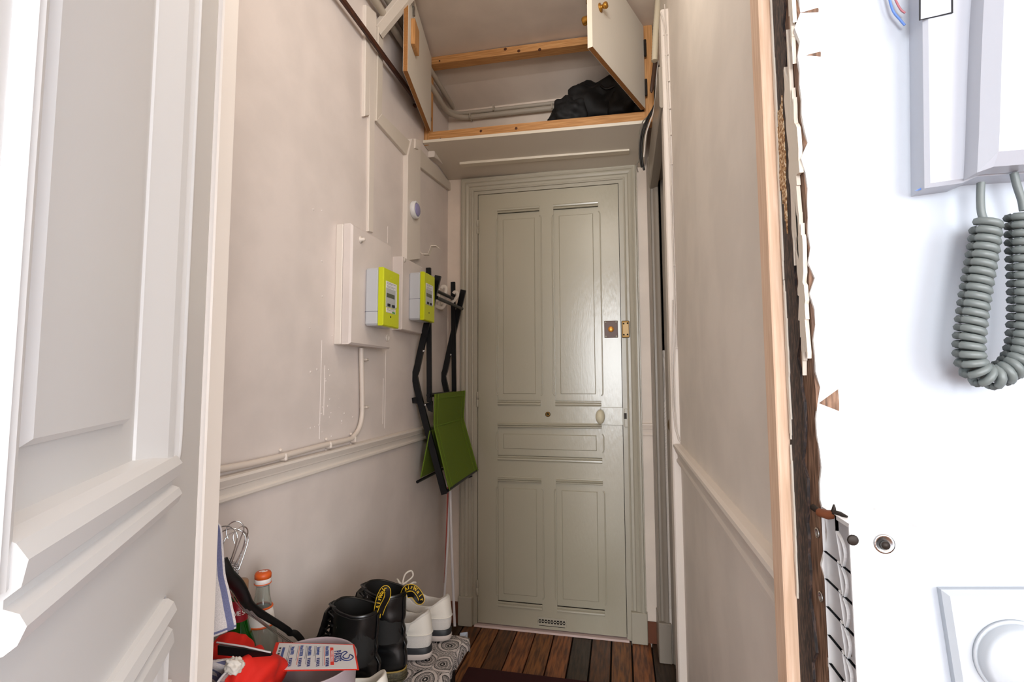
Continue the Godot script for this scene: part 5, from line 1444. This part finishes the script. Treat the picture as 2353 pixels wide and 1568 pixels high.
func make_sneaker(at: Vector3, turn: float, label: String, upper, band, called := "sneaker", group := "pair of white speckled sneakers", details := true) -> Node3D:
	var d := thing(called, label, "shoe", at, group)
	d.rotation.y = turn
	var n := noise(7.0, FastNoiseLite.TYPE_SIMPLEX_SMOOTH, 3, 41)
	var ring_at := func(y: float, grow: float) -> Array:
		var e := lerp_rows(SNEAKER, y)
		var r := foot_ring(y, e[1] - grow, e[2] + grow, e[3] + grow, e[4] + grow, 48)
		for i in r.size():
			var p: Vector3 = r[i]
			var k := clampf((y - 0.07) / 0.034, 0.0, 1.0)
			# heel peak, low sides, raised throat
			p.y += k * (0.026 * smoothstep(0.0, 0.05, p.x) + 0.024 * smoothstep(-0.035, -0.095, p.x) - 0.008)
			p += Vector3(0, 0, 0.0015 * n.get_noise_3dv(p * 3.0))
			r[i] = p
		return r
	var rings := []
	for k in 26: rings.append(ring_at.call(lerpf(0.03, 0.104, k / 25.0), 0.0))
	var rim: Array = rings[-1]
	for e in [[0.97, 0.003], [0.9, 0.001], [0.86, -0.008], [0.85, -0.03], [0.84, -0.055]]:
		rings.append(rim.map(func(p): return Vector3((p.x + 0.02) * e[0] - 0.02, p.y + e[1], p.z * e[0])))
	var up := part(d, "upper", Geo.new().loft(rings, 1), upper, "", false)
	var sole := []
	for e in [[0.0, -0.236, 0.046, 0.046, 0.034], [0.004, -0.246, 0.056, 0.052, 0.04], [0.016, -0.248, 0.058, 0.054, 0.0415], [0.018, -0.247, 0.057, 0.0535, 0.041]]:
		sole.append(foot_ring(e[0], e[1], e[2], e[3], e[4], 48))
	part(d, "sole", Geo.new().loft(sole, 1), M.rubber, "pinkish white rubber sole", false)
	var bandr := []
	for e in [[0.018, -0.2465, 0.0565, 0.0532, 0.0408], [0.032, -0.2465, 0.0568, 0.0528, 0.0402], [0.034, -0.245, 0.055, 0.0515, 0.039]]:
		bandr.append(foot_ring(e[0], e[1], e[2], e[3], e[4], 48))
	part(d, "midsole_band", Geo.new().loft(bandr, 1), band, "dark band round the sole", false)
	if not details: return d
	# smooth heel tab and a raised seam below it
	var rows := []
	for k in 8:
		var r: Array = ring_at.call(lerpf(0.068, 0.1025, k / 7.0), 0.0016)
		var row := []
		for i in range(-9, 10): row.append(r[(i + 48) % 48])
		rows.append(row)
	var tab := part(up, "heel_tab", Geo.new().sheet(rows, 0.0014), M.sneaker_white, "smooth white heel tab", false)
	part(tab, "seam", Geo.new().tube(rows[0], 0.0016, 6), M.sneaker_white, "", false)
	# throat: eyelet stays, tongue and laces
	for s in [-1, 1]:
		part(up, "eyelet_stay", Geo.new().tube(smooth([Vector3(-0.205, 0.066, s * 0.012), Vector3(-0.17, 0.083, s * 0.017), Vector3(-0.13, 0.104, s * 0.02), Vector3(-0.1, 0.124, s * 0.024)], 5), 0.0105, 8, 0.45, Vector3(0.4, 0.9, 0)), M.sneaker_white, "", false)
	var tongue := []
	for i in 7:
		var row := []
		for j in 5:
			var u := j / 4.0 - 0.5
			row.append(Vector3(lerpf(-0.19, -0.075, i / 6.0), lerpf(0.075, 0.142, i / 6.0) - 0.03 * u * u, u * 0.056))
		tongue.append(row)
	part(d, "tongue", Geo.new().sheet(tongue, 0.005), M.sneaker_white, "", false)
	var lc := Geo.new()
	for i in 5:
		var f := i / 4.0
		var x := lerpf(-0.185, -0.108, f)
		var y := lerpf(0.087, 0.133, f)
		lc.tube([Vector3(x, y - 0.006, -0.026), Vector3(x - 0.004, y + 0.003, -0.01), Vector3(x - 0.004, y + 0.003, 0.01), Vector3(x + 0.008, y - 0.004, 0.026)], 0.0032, 6)
	for s in [-1, 1]:
		lc.tube(smooth([Vector3(-0.108, 0.136, 0), Vector3(-0.112, 0.158, s * 0.022), Vector3(-0.1, 0.165, s * 0.038), Vector3(-0.092, 0.15, s * 0.034), Vector3(-0.106, 0.137, 0)], 5), 0.0028, 6)
		lc.tube(smooth([Vector3(-0.108, 0.136, 0), Vector3(-0.125, 0.128, s * 0.03), Vector3(-0.15, 0.1, s * 0.042)], 5), 0.0026, 6)
	part(d, "lace", lc, M.lace, "", false)
	return d

func build_shoes() -> void:
	var y := 0.409
	make_boot(Vector3(-0.625, 0.6321, -1.135) * Vector3(1, 0, 1) + Vector3(0, y, 0), 0.12, "black leather lace-up boot nearer the viewer, its pull loop standing upright", true)
	make_boot(Vector3(-0.6048, 0.6225, -1.245) * Vector3(1, 0, 1) + Vector3(0, y, 0), 0.02, "black leather lace-up boot beside the white sneakers, its pull loop bent over", false)
	make_sneaker(Vector3(-0.578, y, -1.362), -0.05, "white speckled sneaker with dark sole band, nearer of the pair beside the boots", M.sneaker, M.stripe)
	make_sneaker(Vector3(-0.557, y, -1.468), -0.12, "scuffed white sneaker with dark sole band, at the far end of the bench", M.sneaker, M.stripe)
	make_sneaker(Vector3(-0.548, y + 0.012, -1.03), 0.3, "light grey and navy running shoe at the frame's lower edge beside the mauve bin", M.sneaker_white, M.navy, "running_shoe", "", false)
	# soft dark cap squeezed between boots and wall
	var n := noise(1.0, FastNoiseLite.TYPE_SIMPLEX_SMOOTH, 3, 77)
	var hat := thing("felt_hat", "dark olive-grey felt hat crown showing behind the mauve bin and the boots", "hat", Vector3(-0.745, y, -1.13))
	part(hat, "crown", blob(Vector3(-0.745, 0.463, -1.13), Vector3(0.06, 0.066, 0.062), n, 0.006, 1.0), M.sole)
	part(hat, "brim", Geo.new().lathe([Vector2(0, 0.41), Vector2(0.085, 0.41), Vector2(0.088, 0.413), Vector2(0.085, 0.416), Vector2(0, 0.42)], Vector3(-0.745, 0, -1.13), 30), M.sole)

func build_bin_and_card() -> void:
	var c := Vector3(-0.597, 0.409, -0.909)
	var d := thing("bin", "open mauve plastic bin under the emergency phone card", "bin", c)
	var top := 0.223
	part(d, "wall", Geo.new().lathe([Vector2(0, 0), Vector2(0.076, 0), Vector2(0.079, 0.004), Vector2(0.086, top - 0.002), Vector2(0.087, top), Vector2(0.0855, top + 0.001), Vector2(0.084, top - 0.002), Vector2(0.075, 0.008), Vector2(0, 0.006)], c, 64), M.mauve)
	# card
	var y := 0.6345
	var tl := Vector3(-0.5393, 0.6345, -0.9718)
	var tr := Vector3(-0.4847, 0.6345, -0.8928)
	var bl := Vector3(-0.7017, 0.6345, -0.9467)
	var br := Vector3(-0.6512, 0.6345, -0.8539)
	var k := thing("phone_card", "white and red card of emergency phone numbers lying on the mauve bin", "leaflet", (tl + br) * 0.5)
	var th := Vector3(0, 0.0012, 0)
	part(k, "red_back", Geo.new().prism([tl, tr, br, bl], th), M.card_red)
	var r := (tr - tl + br - bl).normalized()
	var u := (tl - bl + tr - br).normalized()
	var W := (tl - tr).length()
	var L := ((tl + tr) - (bl + br)).length() * 0.5
	var at := func(x: float, yy: float, o: float) -> Vector3:   # x, yy in 0..1 from the top left of the page, o above it
		var a: Vector3 = tl.lerp(bl, yy)
		var b: Vector3 = tr.lerp(br, yy)
		return a.lerp(b, x) + Vector3(0, 0.0012 + o, 0)
	var quad := func(called: String, x0: float, x1: float, a: float, b: float, o: float, m, parent: Node) -> MeshInstance3D:
		return part(parent, called, Geo.new().prism([at.call(x0, a, 0.0), at.call(x1, a, 0.0), at.call(x1, b, 0.0), at.call(x0, b, 0.0)], Vector3(0, o, 0)), m)
	var face: MeshInstance3D = quad.call("page", 0.03, 0.97, 0.02, 0.955, 0.0003, M.card, k)
	# boat-like outline emblem, then the lines of print
	var e := []
	for p in [[0.38, 0.145], [0.32, 0.11], [0.36, 0.085], [0.47, 0.13], [0.55, 0.14], [0.6, 0.11], [0.57, 0.075], [0.44, 0.055], [0.53, 0.02], [0.63, 0.05], [0.68, 0.1], [0.62, 0.155], [0.5, 0.165], [0.38, 0.145]]:
		e.append(at.call(p[0], p[1] + 0.02, 0.0006))
	part(face, "emblem", Geo.new().tube(smooth(e, 4), 0.0011, 5), M.blue_ink)
	var word := func(s: String, x: float, yy: float, cap: float, m, bold := false, squeeze := 1.0) -> void:
		var p: Vector3 = at.call(x, yy, 0.0006)
		text(face, "print", s, cap, p, r, u, m, "Droid Sans", 0.0003, bold, true, squeeze)
	word.call("PARIS", 0.5, 0.222, 0.0125, M.blue_ink, true, 0.9)
	quad.call("red_bar", 0.17, 0.83, 0.268, 0.308, 0.0007, M.card_red, face)
	word.call("NUMÉROS D'URGENCE", 0.5, 0.288, 0.004, M.card, true, 0.62)
	var lines := [["Artisan SERRURIER", "01 84 80 99 00", 0.345], ["Électroménager", "01 84 80 42 15", 0.45], ["Artisan PLOMBIER", "01 84 80 42 04", 0.555], ["Artisan ÉLECTRICIEN", "01 84 80 41 50", 0.655], ["Artisan VITRIER", "01 84 80 42 54", 0.765]]
	for i in lines.size():
		var yy: float = lines[i][2]
		word.call(lines[i][0], 0.31, yy, 0.006, M.blue_pale, true, 0.5)
		word.call(lines[i][1], 0.73, yy, 0.006, M.blue_ink, true, 0.55)
		quad.call("fine_print", 0.12, [0.84, 0.72, 0.8, 0.82, 0.9][i], yy + 0.027, yy + 0.034, 0.0005, M.pink_ink if i in [0, 3] else M.grey_ink, face)
		quad.call("fine_print", 0.12, [0.86, 0.5, 0.6, 0.66, 0.7][i], yy + 0.045, yy + 0.051, 0.0005, M.grey_ink, face)
	quad.call("blue_bar", 0.2, 0.8, 0.862, 0.893, 0.0007, M.blue_pale, face)
	for i in 6: quad.call("badge", 0.2 + i * 0.1, 0.26 + i * 0.1, 0.91, 0.935, 0.0005, M.grey_ink if i % 2 else M.ink, face)

func build_left_pile() -> void:
	var y := 0.409
	# green bottle
	var g := Vector3(-0.7815, 0.6997, -0.935) * Vector3(1, 0, 1) + Vector3(0, y, 0)
	var b := thing("bottle", "green glass whiskey bottle with a dark red neck label", "bottle", g, "bottles on the bench")
	var prof := [Vector2(0, 0.004), Vector2(0.03, 0.002), Vector2(0.036, 0.006), Vector2(0.0372, 0.02), Vector2(0.0372, 0.19), Vector2(0.0355, 0.205), Vector2(0.029, 0.228), Vector2(0.0215, 0.25), Vector2(0.0168, 0.268), Vector2(0.0152, 0.285), Vector2(0.0148, 0.312), Vector2(0.0158, 0.313), Vector2(0.0158, 0.318), Vector2(0.014, 0.32)]
	part(b, "glass", Geo.new().lathe(prof + [Vector2(0, 0.32)], g, 40), M.glass_green)
	part(b, "neck_label", Geo.new().lathe([Vector2(0.0168, 0.27), Vector2(0.0163, 0.276), Vector2(0.0158, 0.29), Vector2(0.0155, 0.311), Vector2(0.015, 0.311), Vector2(0.015, 0.271)], g, 32), M.label_red)
	part(b, "cap", Geo.new().lathe([Vector2(0, 0.321), Vector2(0.0152, 0.321), Vector2(0.0155, 0.324), Vector2(0.0155, 0.346), Vector2(0.014, 0.349), Vector2(0, 0.3495)], g, 28), M.cap_gold)
	var toward := atan2(-g.x, -g.z)
	var word := "JAMESON"
	for i in word.length():
		var a := toward + (i - 2.9) * 0.43
		var o := Vector3(sin(a), 0, cos(a))
		text(b, "letter", word[i], 0.0088, g + o * 0.0163 + Vector3(0, 0.288, 0), Vector3(cos(a), 0.06, -sin(a)), Vector3.UP, M.label_white, "Droid Sans", 0.0008)
	# clear bottle
	var w := Vector3(-0.7668, 0.6794, -0.985) * Vector3(1, 0, 1) + Vector3(0, y, 0)
	var k := thing("bottle", "empty clear glass bottle with an orange cap and orange neck ring", "bottle", w, "bottles on the bench")
	part(k, "glass", Geo.new().lathe([Vector2(0, 0.004), Vector2(0.03, 0.002), Vector2(0.0345, 0.008), Vector2(0.035, 0.02), Vector2(0.035, 0.19), Vector2(0.033, 0.21), Vector2(0.0275, 0.235), Vector2(0.021, 0.27), Vector2(0.0155, 0.297), Vector2(0.0135, 0.32), Vector2(0.0145, 0.322), Vector2(0.0125, 0.322), Vector2(0.0115, 0.32), Vector2(0.0135, 0.297), Vector2(0.019, 0.27), Vector2(0.0255, 0.235), Vector2(0.031, 0.21), Vector2(0.033, 0.19), Vector2(0.033, 0.02), Vector2(0.03, 0.01), Vector2(0, 0.009)], w, 40), M.glass_clear)
	part(k, "neck_label", Geo.new().lathe([Vector2(0.0272, 0.241), Vector2(0.0205, 0.276), Vector2(0.02, 0.276), Vector2(0.0265, 0.241)], w, 32), M.label_white)
	for e in [[0.0275, 0.241], [0.0207, 0.276]]:
		part(k, "orange_ring", ring(w + Vector3(0, e[1], 0), e[0] - 0.0004, 0.0022, Vector3.UP, 32), M.orange)
	var cap := part(k, "cap", Geo.new().lathe([Vector2(0, 0.3235), Vector2(0.0165, 0.3235), Vector2(0.0165, 0.332), Vector2(0.0163, 0.336), Vector2(0, 0.336)], w, 28), M.label_white)
	part(cap, "cap_top", Geo.new().lathe([Vector2(0, 0.336), Vector2(0.0168, 0.336), Vector2(0.017, 0.344), Vector2(0.0145, 0.3485), Vector2(0, 0.3495)], w, 28), M.orange, "orange cap top")
	part(cap, "rim_line", ring(w + Vector3(0, 0.3255, 0), 0.0165, 0.0012, Vector3.UP, 28), M.orange)
	for s in [-1, 1]:
		part(cap, "cap_mark", Geo.new().box(w + Vector3(s * 0.0035, 0.3497, 0.0), Vector3(0.0028, 0.0008, 0.011), Basis(Vector3.UP, -0.7)), M.label_white)
	# wire hangers bundled behind a black plastic one
	var nk := Vector3(-0.7105, 0.8156, -0.83)
	var tip := Vector3(-0.7151, 0.579, -1.06)
	var along := tip - nk
	var hooks := [[Vector3(-0.724, 0.8224, -0.83), 0.0], [Vector3(-0.7271, 0.8202, -0.84), 0.3], [Vector3(-0.7255, 0.8145, -0.845), -0.2], [Vector3(-0.7273, 0.8091, -0.855), 0.5], [Vector3(-0.7265, 0.8033, -0.86), 0.15]]
	var places := ["standing tallest among the bundled hangers", "second hook of the bundle from the towel", "in the middle of the bundled hangers", "fourth hook of the bundle from the towel", "its hook farthest right in the bundle"]
	for i in 5:
		var n: Vector3 = hooks[i][0]
		var h := thing("wire_hanger", "thin chrome wire hanger, " + places[i], "hanger", n, "wire hangers on the bench")
		var out := Vector3(-0.74, 0, 0.67).rotated(Vector3.UP, 0.25 * (i - 2)).normalized()
		var tilt := 0.25 + 0.1 * i
		var hook := []
		var r := 0.02 + 0.002 * (i % 3)
		var stem := 0.042 + 0.008 * sin(i * 2.4)
		hook.append(n)
		hook.append(n + Vector3(0, stem * 0.55, 0) - out * 0.009)
		for m in 9:
			var a := -0.35 + (PI + 0.7) * m / 8.0
			hook.append(n + Vector3(0, stem + r * 0.8 + r * sin(a), 0) - out * (r * cos(a) - 0.002) + Vector3(0.003 * m, 0, 0) * (1.0 if i % 2 else -0.3))
		part(h, "hook", Geo.new().tube(smooth(hook, 3), 0.00125, 7), M.chrome)
		var tw := Geo.new()
		for s in 2:
			var sp := []
			for m in 25:
				var a := m * 0.9 + PI * s
				sp.append(n + Vector3(0.0018 * cos(a), -0.012 + 0.03 * m / 24.0, 0.0018 * sin(a)))
			tw.tube(sp, 0.0011, 5)
		part(h, "twisted_neck", tw, M.chrome)
		var low := n + Vector3(0, -0.026, 0)
		var t := nk + along * (0.72 + 0.065 * i) + Vector3(0.004 * i - 0.008, -0.03 - 0.006 * (i % 2), 0.0)
		var shoulder := smooth([low, low.lerp(t, 0.25) + Vector3(0, -0.018, 0), low.lerp(t, 0.9) + Vector3(0, 0.003, 0), t, t + Vector3(0.001, -0.028, 0.002)], 5)
		part(h, "shoulder", Geo.new().tube(shoulder, 0.00125, 7), M.chrome)
	var bh := thing("plastic_hanger", "black plastic clothes hanger leaning over the two bottles", "hanger", nk)
	var top := smooth([Vector3(-0.7122, 0.8478, -0.8), Vector3(-0.7052, 0.8203, -0.81), Vector3(-0.7045, 0.793, -0.835), Vector3(-0.7093, 0.7611, -0.86), Vector3(-0.7205, 0.7313, -0.89), Vector3(-0.7257, 0.6975, -0.93), Vector3(-0.7215, 0.6543, -0.98), Vector3(-0.7205, 0.6277, -1.01), Vector3(-0.7209, 0.6174, -1.02), Vector3(-0.716, 0.6122, -1.03), Vector3(-0.7129, 0.5941, -1.045), Vector3(-0.7082, 0.5746, -1.055)], 5)
	var rad := []
	for i in top.size():
		var f := i / float(top.size() - 1)
		rad.append(0.013 - 0.006 * smoothstep(0.1, 0.55, f))
	part(bh, "arm", Geo.new().tube(top, rad, 10, 0.45, Vector3(0.8, 0, 0.6)), M.black_plastic)
	# striped towel hanging at the door frame and crumpled below
	var tg := Geo.new()
	tg.use_uv = true
	var grid := []
	var right := [Vector3(-0.6267, 0.9477, -0.7), Vector3(-0.6215, 0.9392, -0.7), Vector3(-0.6185, 0.9091, -0.7), Vector3(-0.615, 0.8694, -0.7), Vector3(-0.6091, 0.8434, -0.7), Vector3(-0.6047, 0.8174, -0.7), Vector3(-0.6004, 0.7917, -0.7), Vector3(-0.6023, 0.7811, -0.7)]
	var rs := smooth(right, 4)
	for i in rs.size():
		var row := []
		for j in 14:
			var f := j / 13.0
			var p: Vector3 = rs[i]
			row.append(Vector3(p.x - 0.075 * (1.0 - f), p.y - 0.008 * (1 - f), p.z + 0.0 + 0.012 * sin(f * 9.0 + i * 0.06) * (0.4 + i / 30.0)))
		grid.append(row)
	var t2 := thing("towel", "white towel with blue-grey stripes bunched against the cream door stop", "towel", Vector3(-0.6087, 0.8171, -0.7))
	part(t2, "hanging_fold", tg.sheet(grid, 0.002), M.towel)
	var tg2 := Geo.new()
	tg2.use_uv = true
	var cr := []
	var low := smooth([Vector3(-0.6383, 0.7707, -0.72), Vector3(-0.632, 0.7592, -0.72), Vector3(-0.6266, 0.7477, -0.72), Vector3(-0.6182, 0.7406, -0.72), Vector3(-0.6102, 0.7249, -0.72), Vector3(-0.6128, 0.7114, -0.72), Vector3(-0.6147, 0.6999, -0.72), Vector3(-0.6184, 0.6745, -0.72)], 4)
	for i in low.size():
		var row := []
		for j in 16:
			var f := j / 15.0
			row.append(low[i] + Vector3(-0.09 * (1 - f), 0.01 * sin(f * 14.0 + i * 0.3), 0.03 * sin(f * 7.0 + i * 0.25) + 0.02 * (f)))
		cr.append(row)
	part(t2, "crumpled_end", tg2.sheet(cr, 0.003), M.towel)
	var nz := noise(1.0, FastNoiseLite.TYPE_SIMPLEX_SMOOTH, 1, 33)
	part(t2, "knotted_corner", blob(Vector3(-0.5908, 0.7344, -0.7), Vector3(0.013, 0.011, 0.01), nz, 0.004, 1.5), M.lace)
	# red bag below a black strip with a glass edge
	var rb := thing("red_bag", "bright red soft bag filling the corner under the striped towel", "bag", Vector3(-0.6548, 0.6519, -0.8) * Vector3(1, 0, 1) + Vector3(0, y, 0))
	part(rb, "body", blob(Vector3(-0.6573, 0.6283, -0.8), Vector3(0.05, 0.062, 0.075), nz, 0.02, 1.1, 48, 30), M.red)
	part(rb, "rear_lobe", blob(Vector3(-0.721, 0.6719, -0.845), Vector3(0.036, 0.024, 0.03), nz, 0.008, 0.8), M.red)
	var tr := thing("tray", "thin black tray with a clear glassy rim wedged across the red bag", "tray", Vector3(-0.6525, 0.7019, -0.8))
	part(tr, "band", Geo.new().prism([Vector3(-0.7019, 0.7076, -0.79), Vector3(-0.5968, 0.7063, -0.79), Vector3(-0.595, 0.7015, -0.79), Vector3(-0.6351, 0.6943, -0.79), Vector3(-0.7011, 0.6915, -0.79)], Vector3(0, 0, -0.006), 0.001), M.black_plastic)
	part(tr, "rim", Geo.new().tube([Vector3(-0.7003, 0.7149, -0.786), Vector3(-0.6456, 0.714, -0.786), Vector3(-0.5922, 0.7096, -0.786)], 0.0014, 6), M.ribbon)

func build_intercom() -> void:
	var zw := -0.515
	var d := thing("intercom", "white wall intercom with handset and grey coiled cord beside the doorway", "intercom", Vector3(0.24, 1.29, zw))
	# body: stepped lower edge, left edge leaning a little
	var body := [Vector3(0.26, 1.5381, -0.491), Vector3(0.2735, 1.5357, -0.491), Vector3(0.2644, 1.3402, -0.491), Vector3(0.2928, 1.3424, -0.491), Vector3(0.304, 1.3471, -0.491), Vector3(0.3685, 1.3468, -0.491), Vector3(0.3807, 1.516, -0.491)]
	part(d, "body", Geo.new().prism([body[1], body[2], body[3], body[4], body[5], body[6]].map(func(p): return Vector3(p.x, p.y, zw)), Vector3(0, 0, 0.024), 0.003), M.phone)
	part(d, "handset", Geo.new().prism([Vector3(0.3108, 1.5288, -0.491), Vector3(0.3052, 1.4814, -0.491), Vector3(0.2999, 1.4265, -0.491), Vector3(0.2955, 1.3761, -0.491), Vector3(0.2922, 1.3436, -0.491), Vector3(0.304, 1.3475, -0.491), Vector3(0.3715, 1.3473, -0.491), Vector3(0.3837, 1.5155, -0.491)], Vector3(0, 0, 0.026), 0.009), M.phone)
	part(d, "name_window", Geo.new().prism([Vector3(0.2705, 1.5362, -0.491), Vector3(0.2681, 1.493, -0.491), Vector3(0.293, 1.4958, -0.491), Vector3(0.2951, 1.5317, -0.491)], Vector3(0, 0, 0.0006)), M.phone)
	var fr := Geo.new().tube([Vector3(0.2701, 1.5356, -0.4902), Vector3(0.2676, 1.4925, -0.4902), Vector3(0.2925, 1.4953, -0.4902), Vector3(0.2946, 1.5311, -0.4902)], 0.0008, 5)
	part(d, "window_outline", fr, M.ink)
	part(d, "blue_edge", Geo.new().prism([Vector3(0.2593, 1.3401, -0.5), Vector3(0.2763, 1.3426, -0.5), Vector3(0.2751, 1.3451, -0.5), Vector3(0.269, 1.3448, -0.5)], Vector3(0, 0, 0.001)), M.wire_blue)
	# coiled cord
	var c := smooth([Vector3(0.3045, 1.3044, -0.487), Vector3(0.2998, 1.2794, -0.487), Vector3(0.2942, 1.2538, -0.487), Vector3(0.2886, 1.2246, -0.487), Vector3(0.2849, 1.1992, -0.487), Vector3(0.2865, 1.1847, -0.487), Vector3(0.2927, 1.1767, -0.487), Vector3(0.3012, 1.1752, -0.487), Vector3(0.31, 1.1802, -0.487), Vector3(0.3177, 1.1886, -0.487), Vector3(0.3231, 1.2057, -0.487), Vector3(0.3267, 1.2415, -0.487), Vector3(0.3279, 1.2778, -0.487), Vector3(0.3289, 1.3109, -0.487)], 8)
	var length := 0.0
	for i in c.size() - 1: length += c[i].distance_to(c[i + 1])
	var turns := 41.0
	var per := 14
	var coil := []
	var seg := 0
	var done := 0.0
	for k in int(turns * per):
		var s := length * k / (turns * per)
		while seg < c.size() - 2 and done + c[seg].distance_to(c[seg + 1]) < s:
			done += c[seg].distance_to(c[seg + 1])
			seg += 1
		var f: float = (s - done) / c[seg].distance_to(c[seg + 1])
		var p: Vector3 = c[seg].lerp(c[seg + 1], f)
		var dir: Vector3 = (c[seg + 1] - c[seg]).normalized()
		var x := dir.cross(Vector3(0, 0, 1)).normalized()
		var a := TAU * k / per
		coil.append(p + (x * cos(a) + Vector3(0, 0, 1) * sin(a)) * 0.0079)
	var cd := part(d, "coiled_cord", Geo.new().tube(coil, 0.0034, 7, 1.0, Vector3(0.01, 0.02, 1.0)), M.cord, "grey coiled cord")
	part(cd, "cord_end", Geo.new().tube(smooth([Vector3(0.3042, 1.3402, -0.49), Vector3(0.3029, 1.3251, -0.49), Vector3(0.3031, 1.313, -0.49), Vector3(0.3058, 1.306, -0.49), Vector3(0.3131, 1.3033, -0.49)], 5), 0.0029, 8), M.cord)
	part(cd, "cord_end", Geo.new().tube(smooth([Vector3(0.3283, 1.3464, -0.49), Vector3(0.33, 1.3342, -0.49), Vector3(0.3323, 1.3228, -0.49), Vector3(0.3329, 1.3138, -0.49)], 5), 0.0029, 8), M.cord)
	for e in [[M.wire_blue, [Vector3(0.2519, 1.5452, -0.508), Vector3(0.2555, 1.5187, -0.508), Vector3(0.2613, 1.507, -0.508), Vector3(0.2649, 1.5009, -0.508)], "blue wire curling out behind the intercom", 0.0011], [M.wire_red, [Vector3(0.2547, 1.5447, -0.508), Vector3(0.2588, 1.5267, -0.508), Vector3(0.2625, 1.5166, -0.508), Vector3(0.2659, 1.5127, -0.508)], "pinkish red wire curling out behind the intercom", 0.001]]:
		solo("bell_cable", Geo.new().tube(smooth(e[1], 5), e[3], 6), e[0], e[2], "wire")
	# rotary dimmer
	var s := thing("dimmer_switch", "square white wall plate with a round rotary dimmer below the intercom", "light switch", Vector3(0.3191, 0.94, -0.515))
	var q := [Vector3(0.2647, 0.994, -0.515), Vector3(0.2718, 0.9076, -0.515)]
	var yy: Vector3 = (q[0] - q[1]).normalized()
	var xx := Vector3(yy.y, -yy.x, 0)
	var o: Vector3 = q[0]
	part(s, "plate", Geo.new().prism([o, o + xx * 0.119, o + xx * 0.119 - yy * 0.119, o - yy * 0.119], Vector3(0, 0, 0.01), 0.004), M.switch_plate)
	var cc := Vector3(0.3135, 0.9443, -0.505)
	part(s, "dial", Geo.new().lathe([Vector2(0, 0), Vector2(0.0315, 0), Vector2(0.0315, 0.002), Vector2(0.0305, 0.003), Vector2(0.0297, 0.0012), Vector2(0.029, 0.003), Vector2(0.028, 0.009), Vector2(0.025, 0.012), Vector2(0, 0.0125)], cc, 40, Basis(Vector3.RIGHT, Vector3(0, 0, 1), Vector3.DOWN)), M.switch_plate)
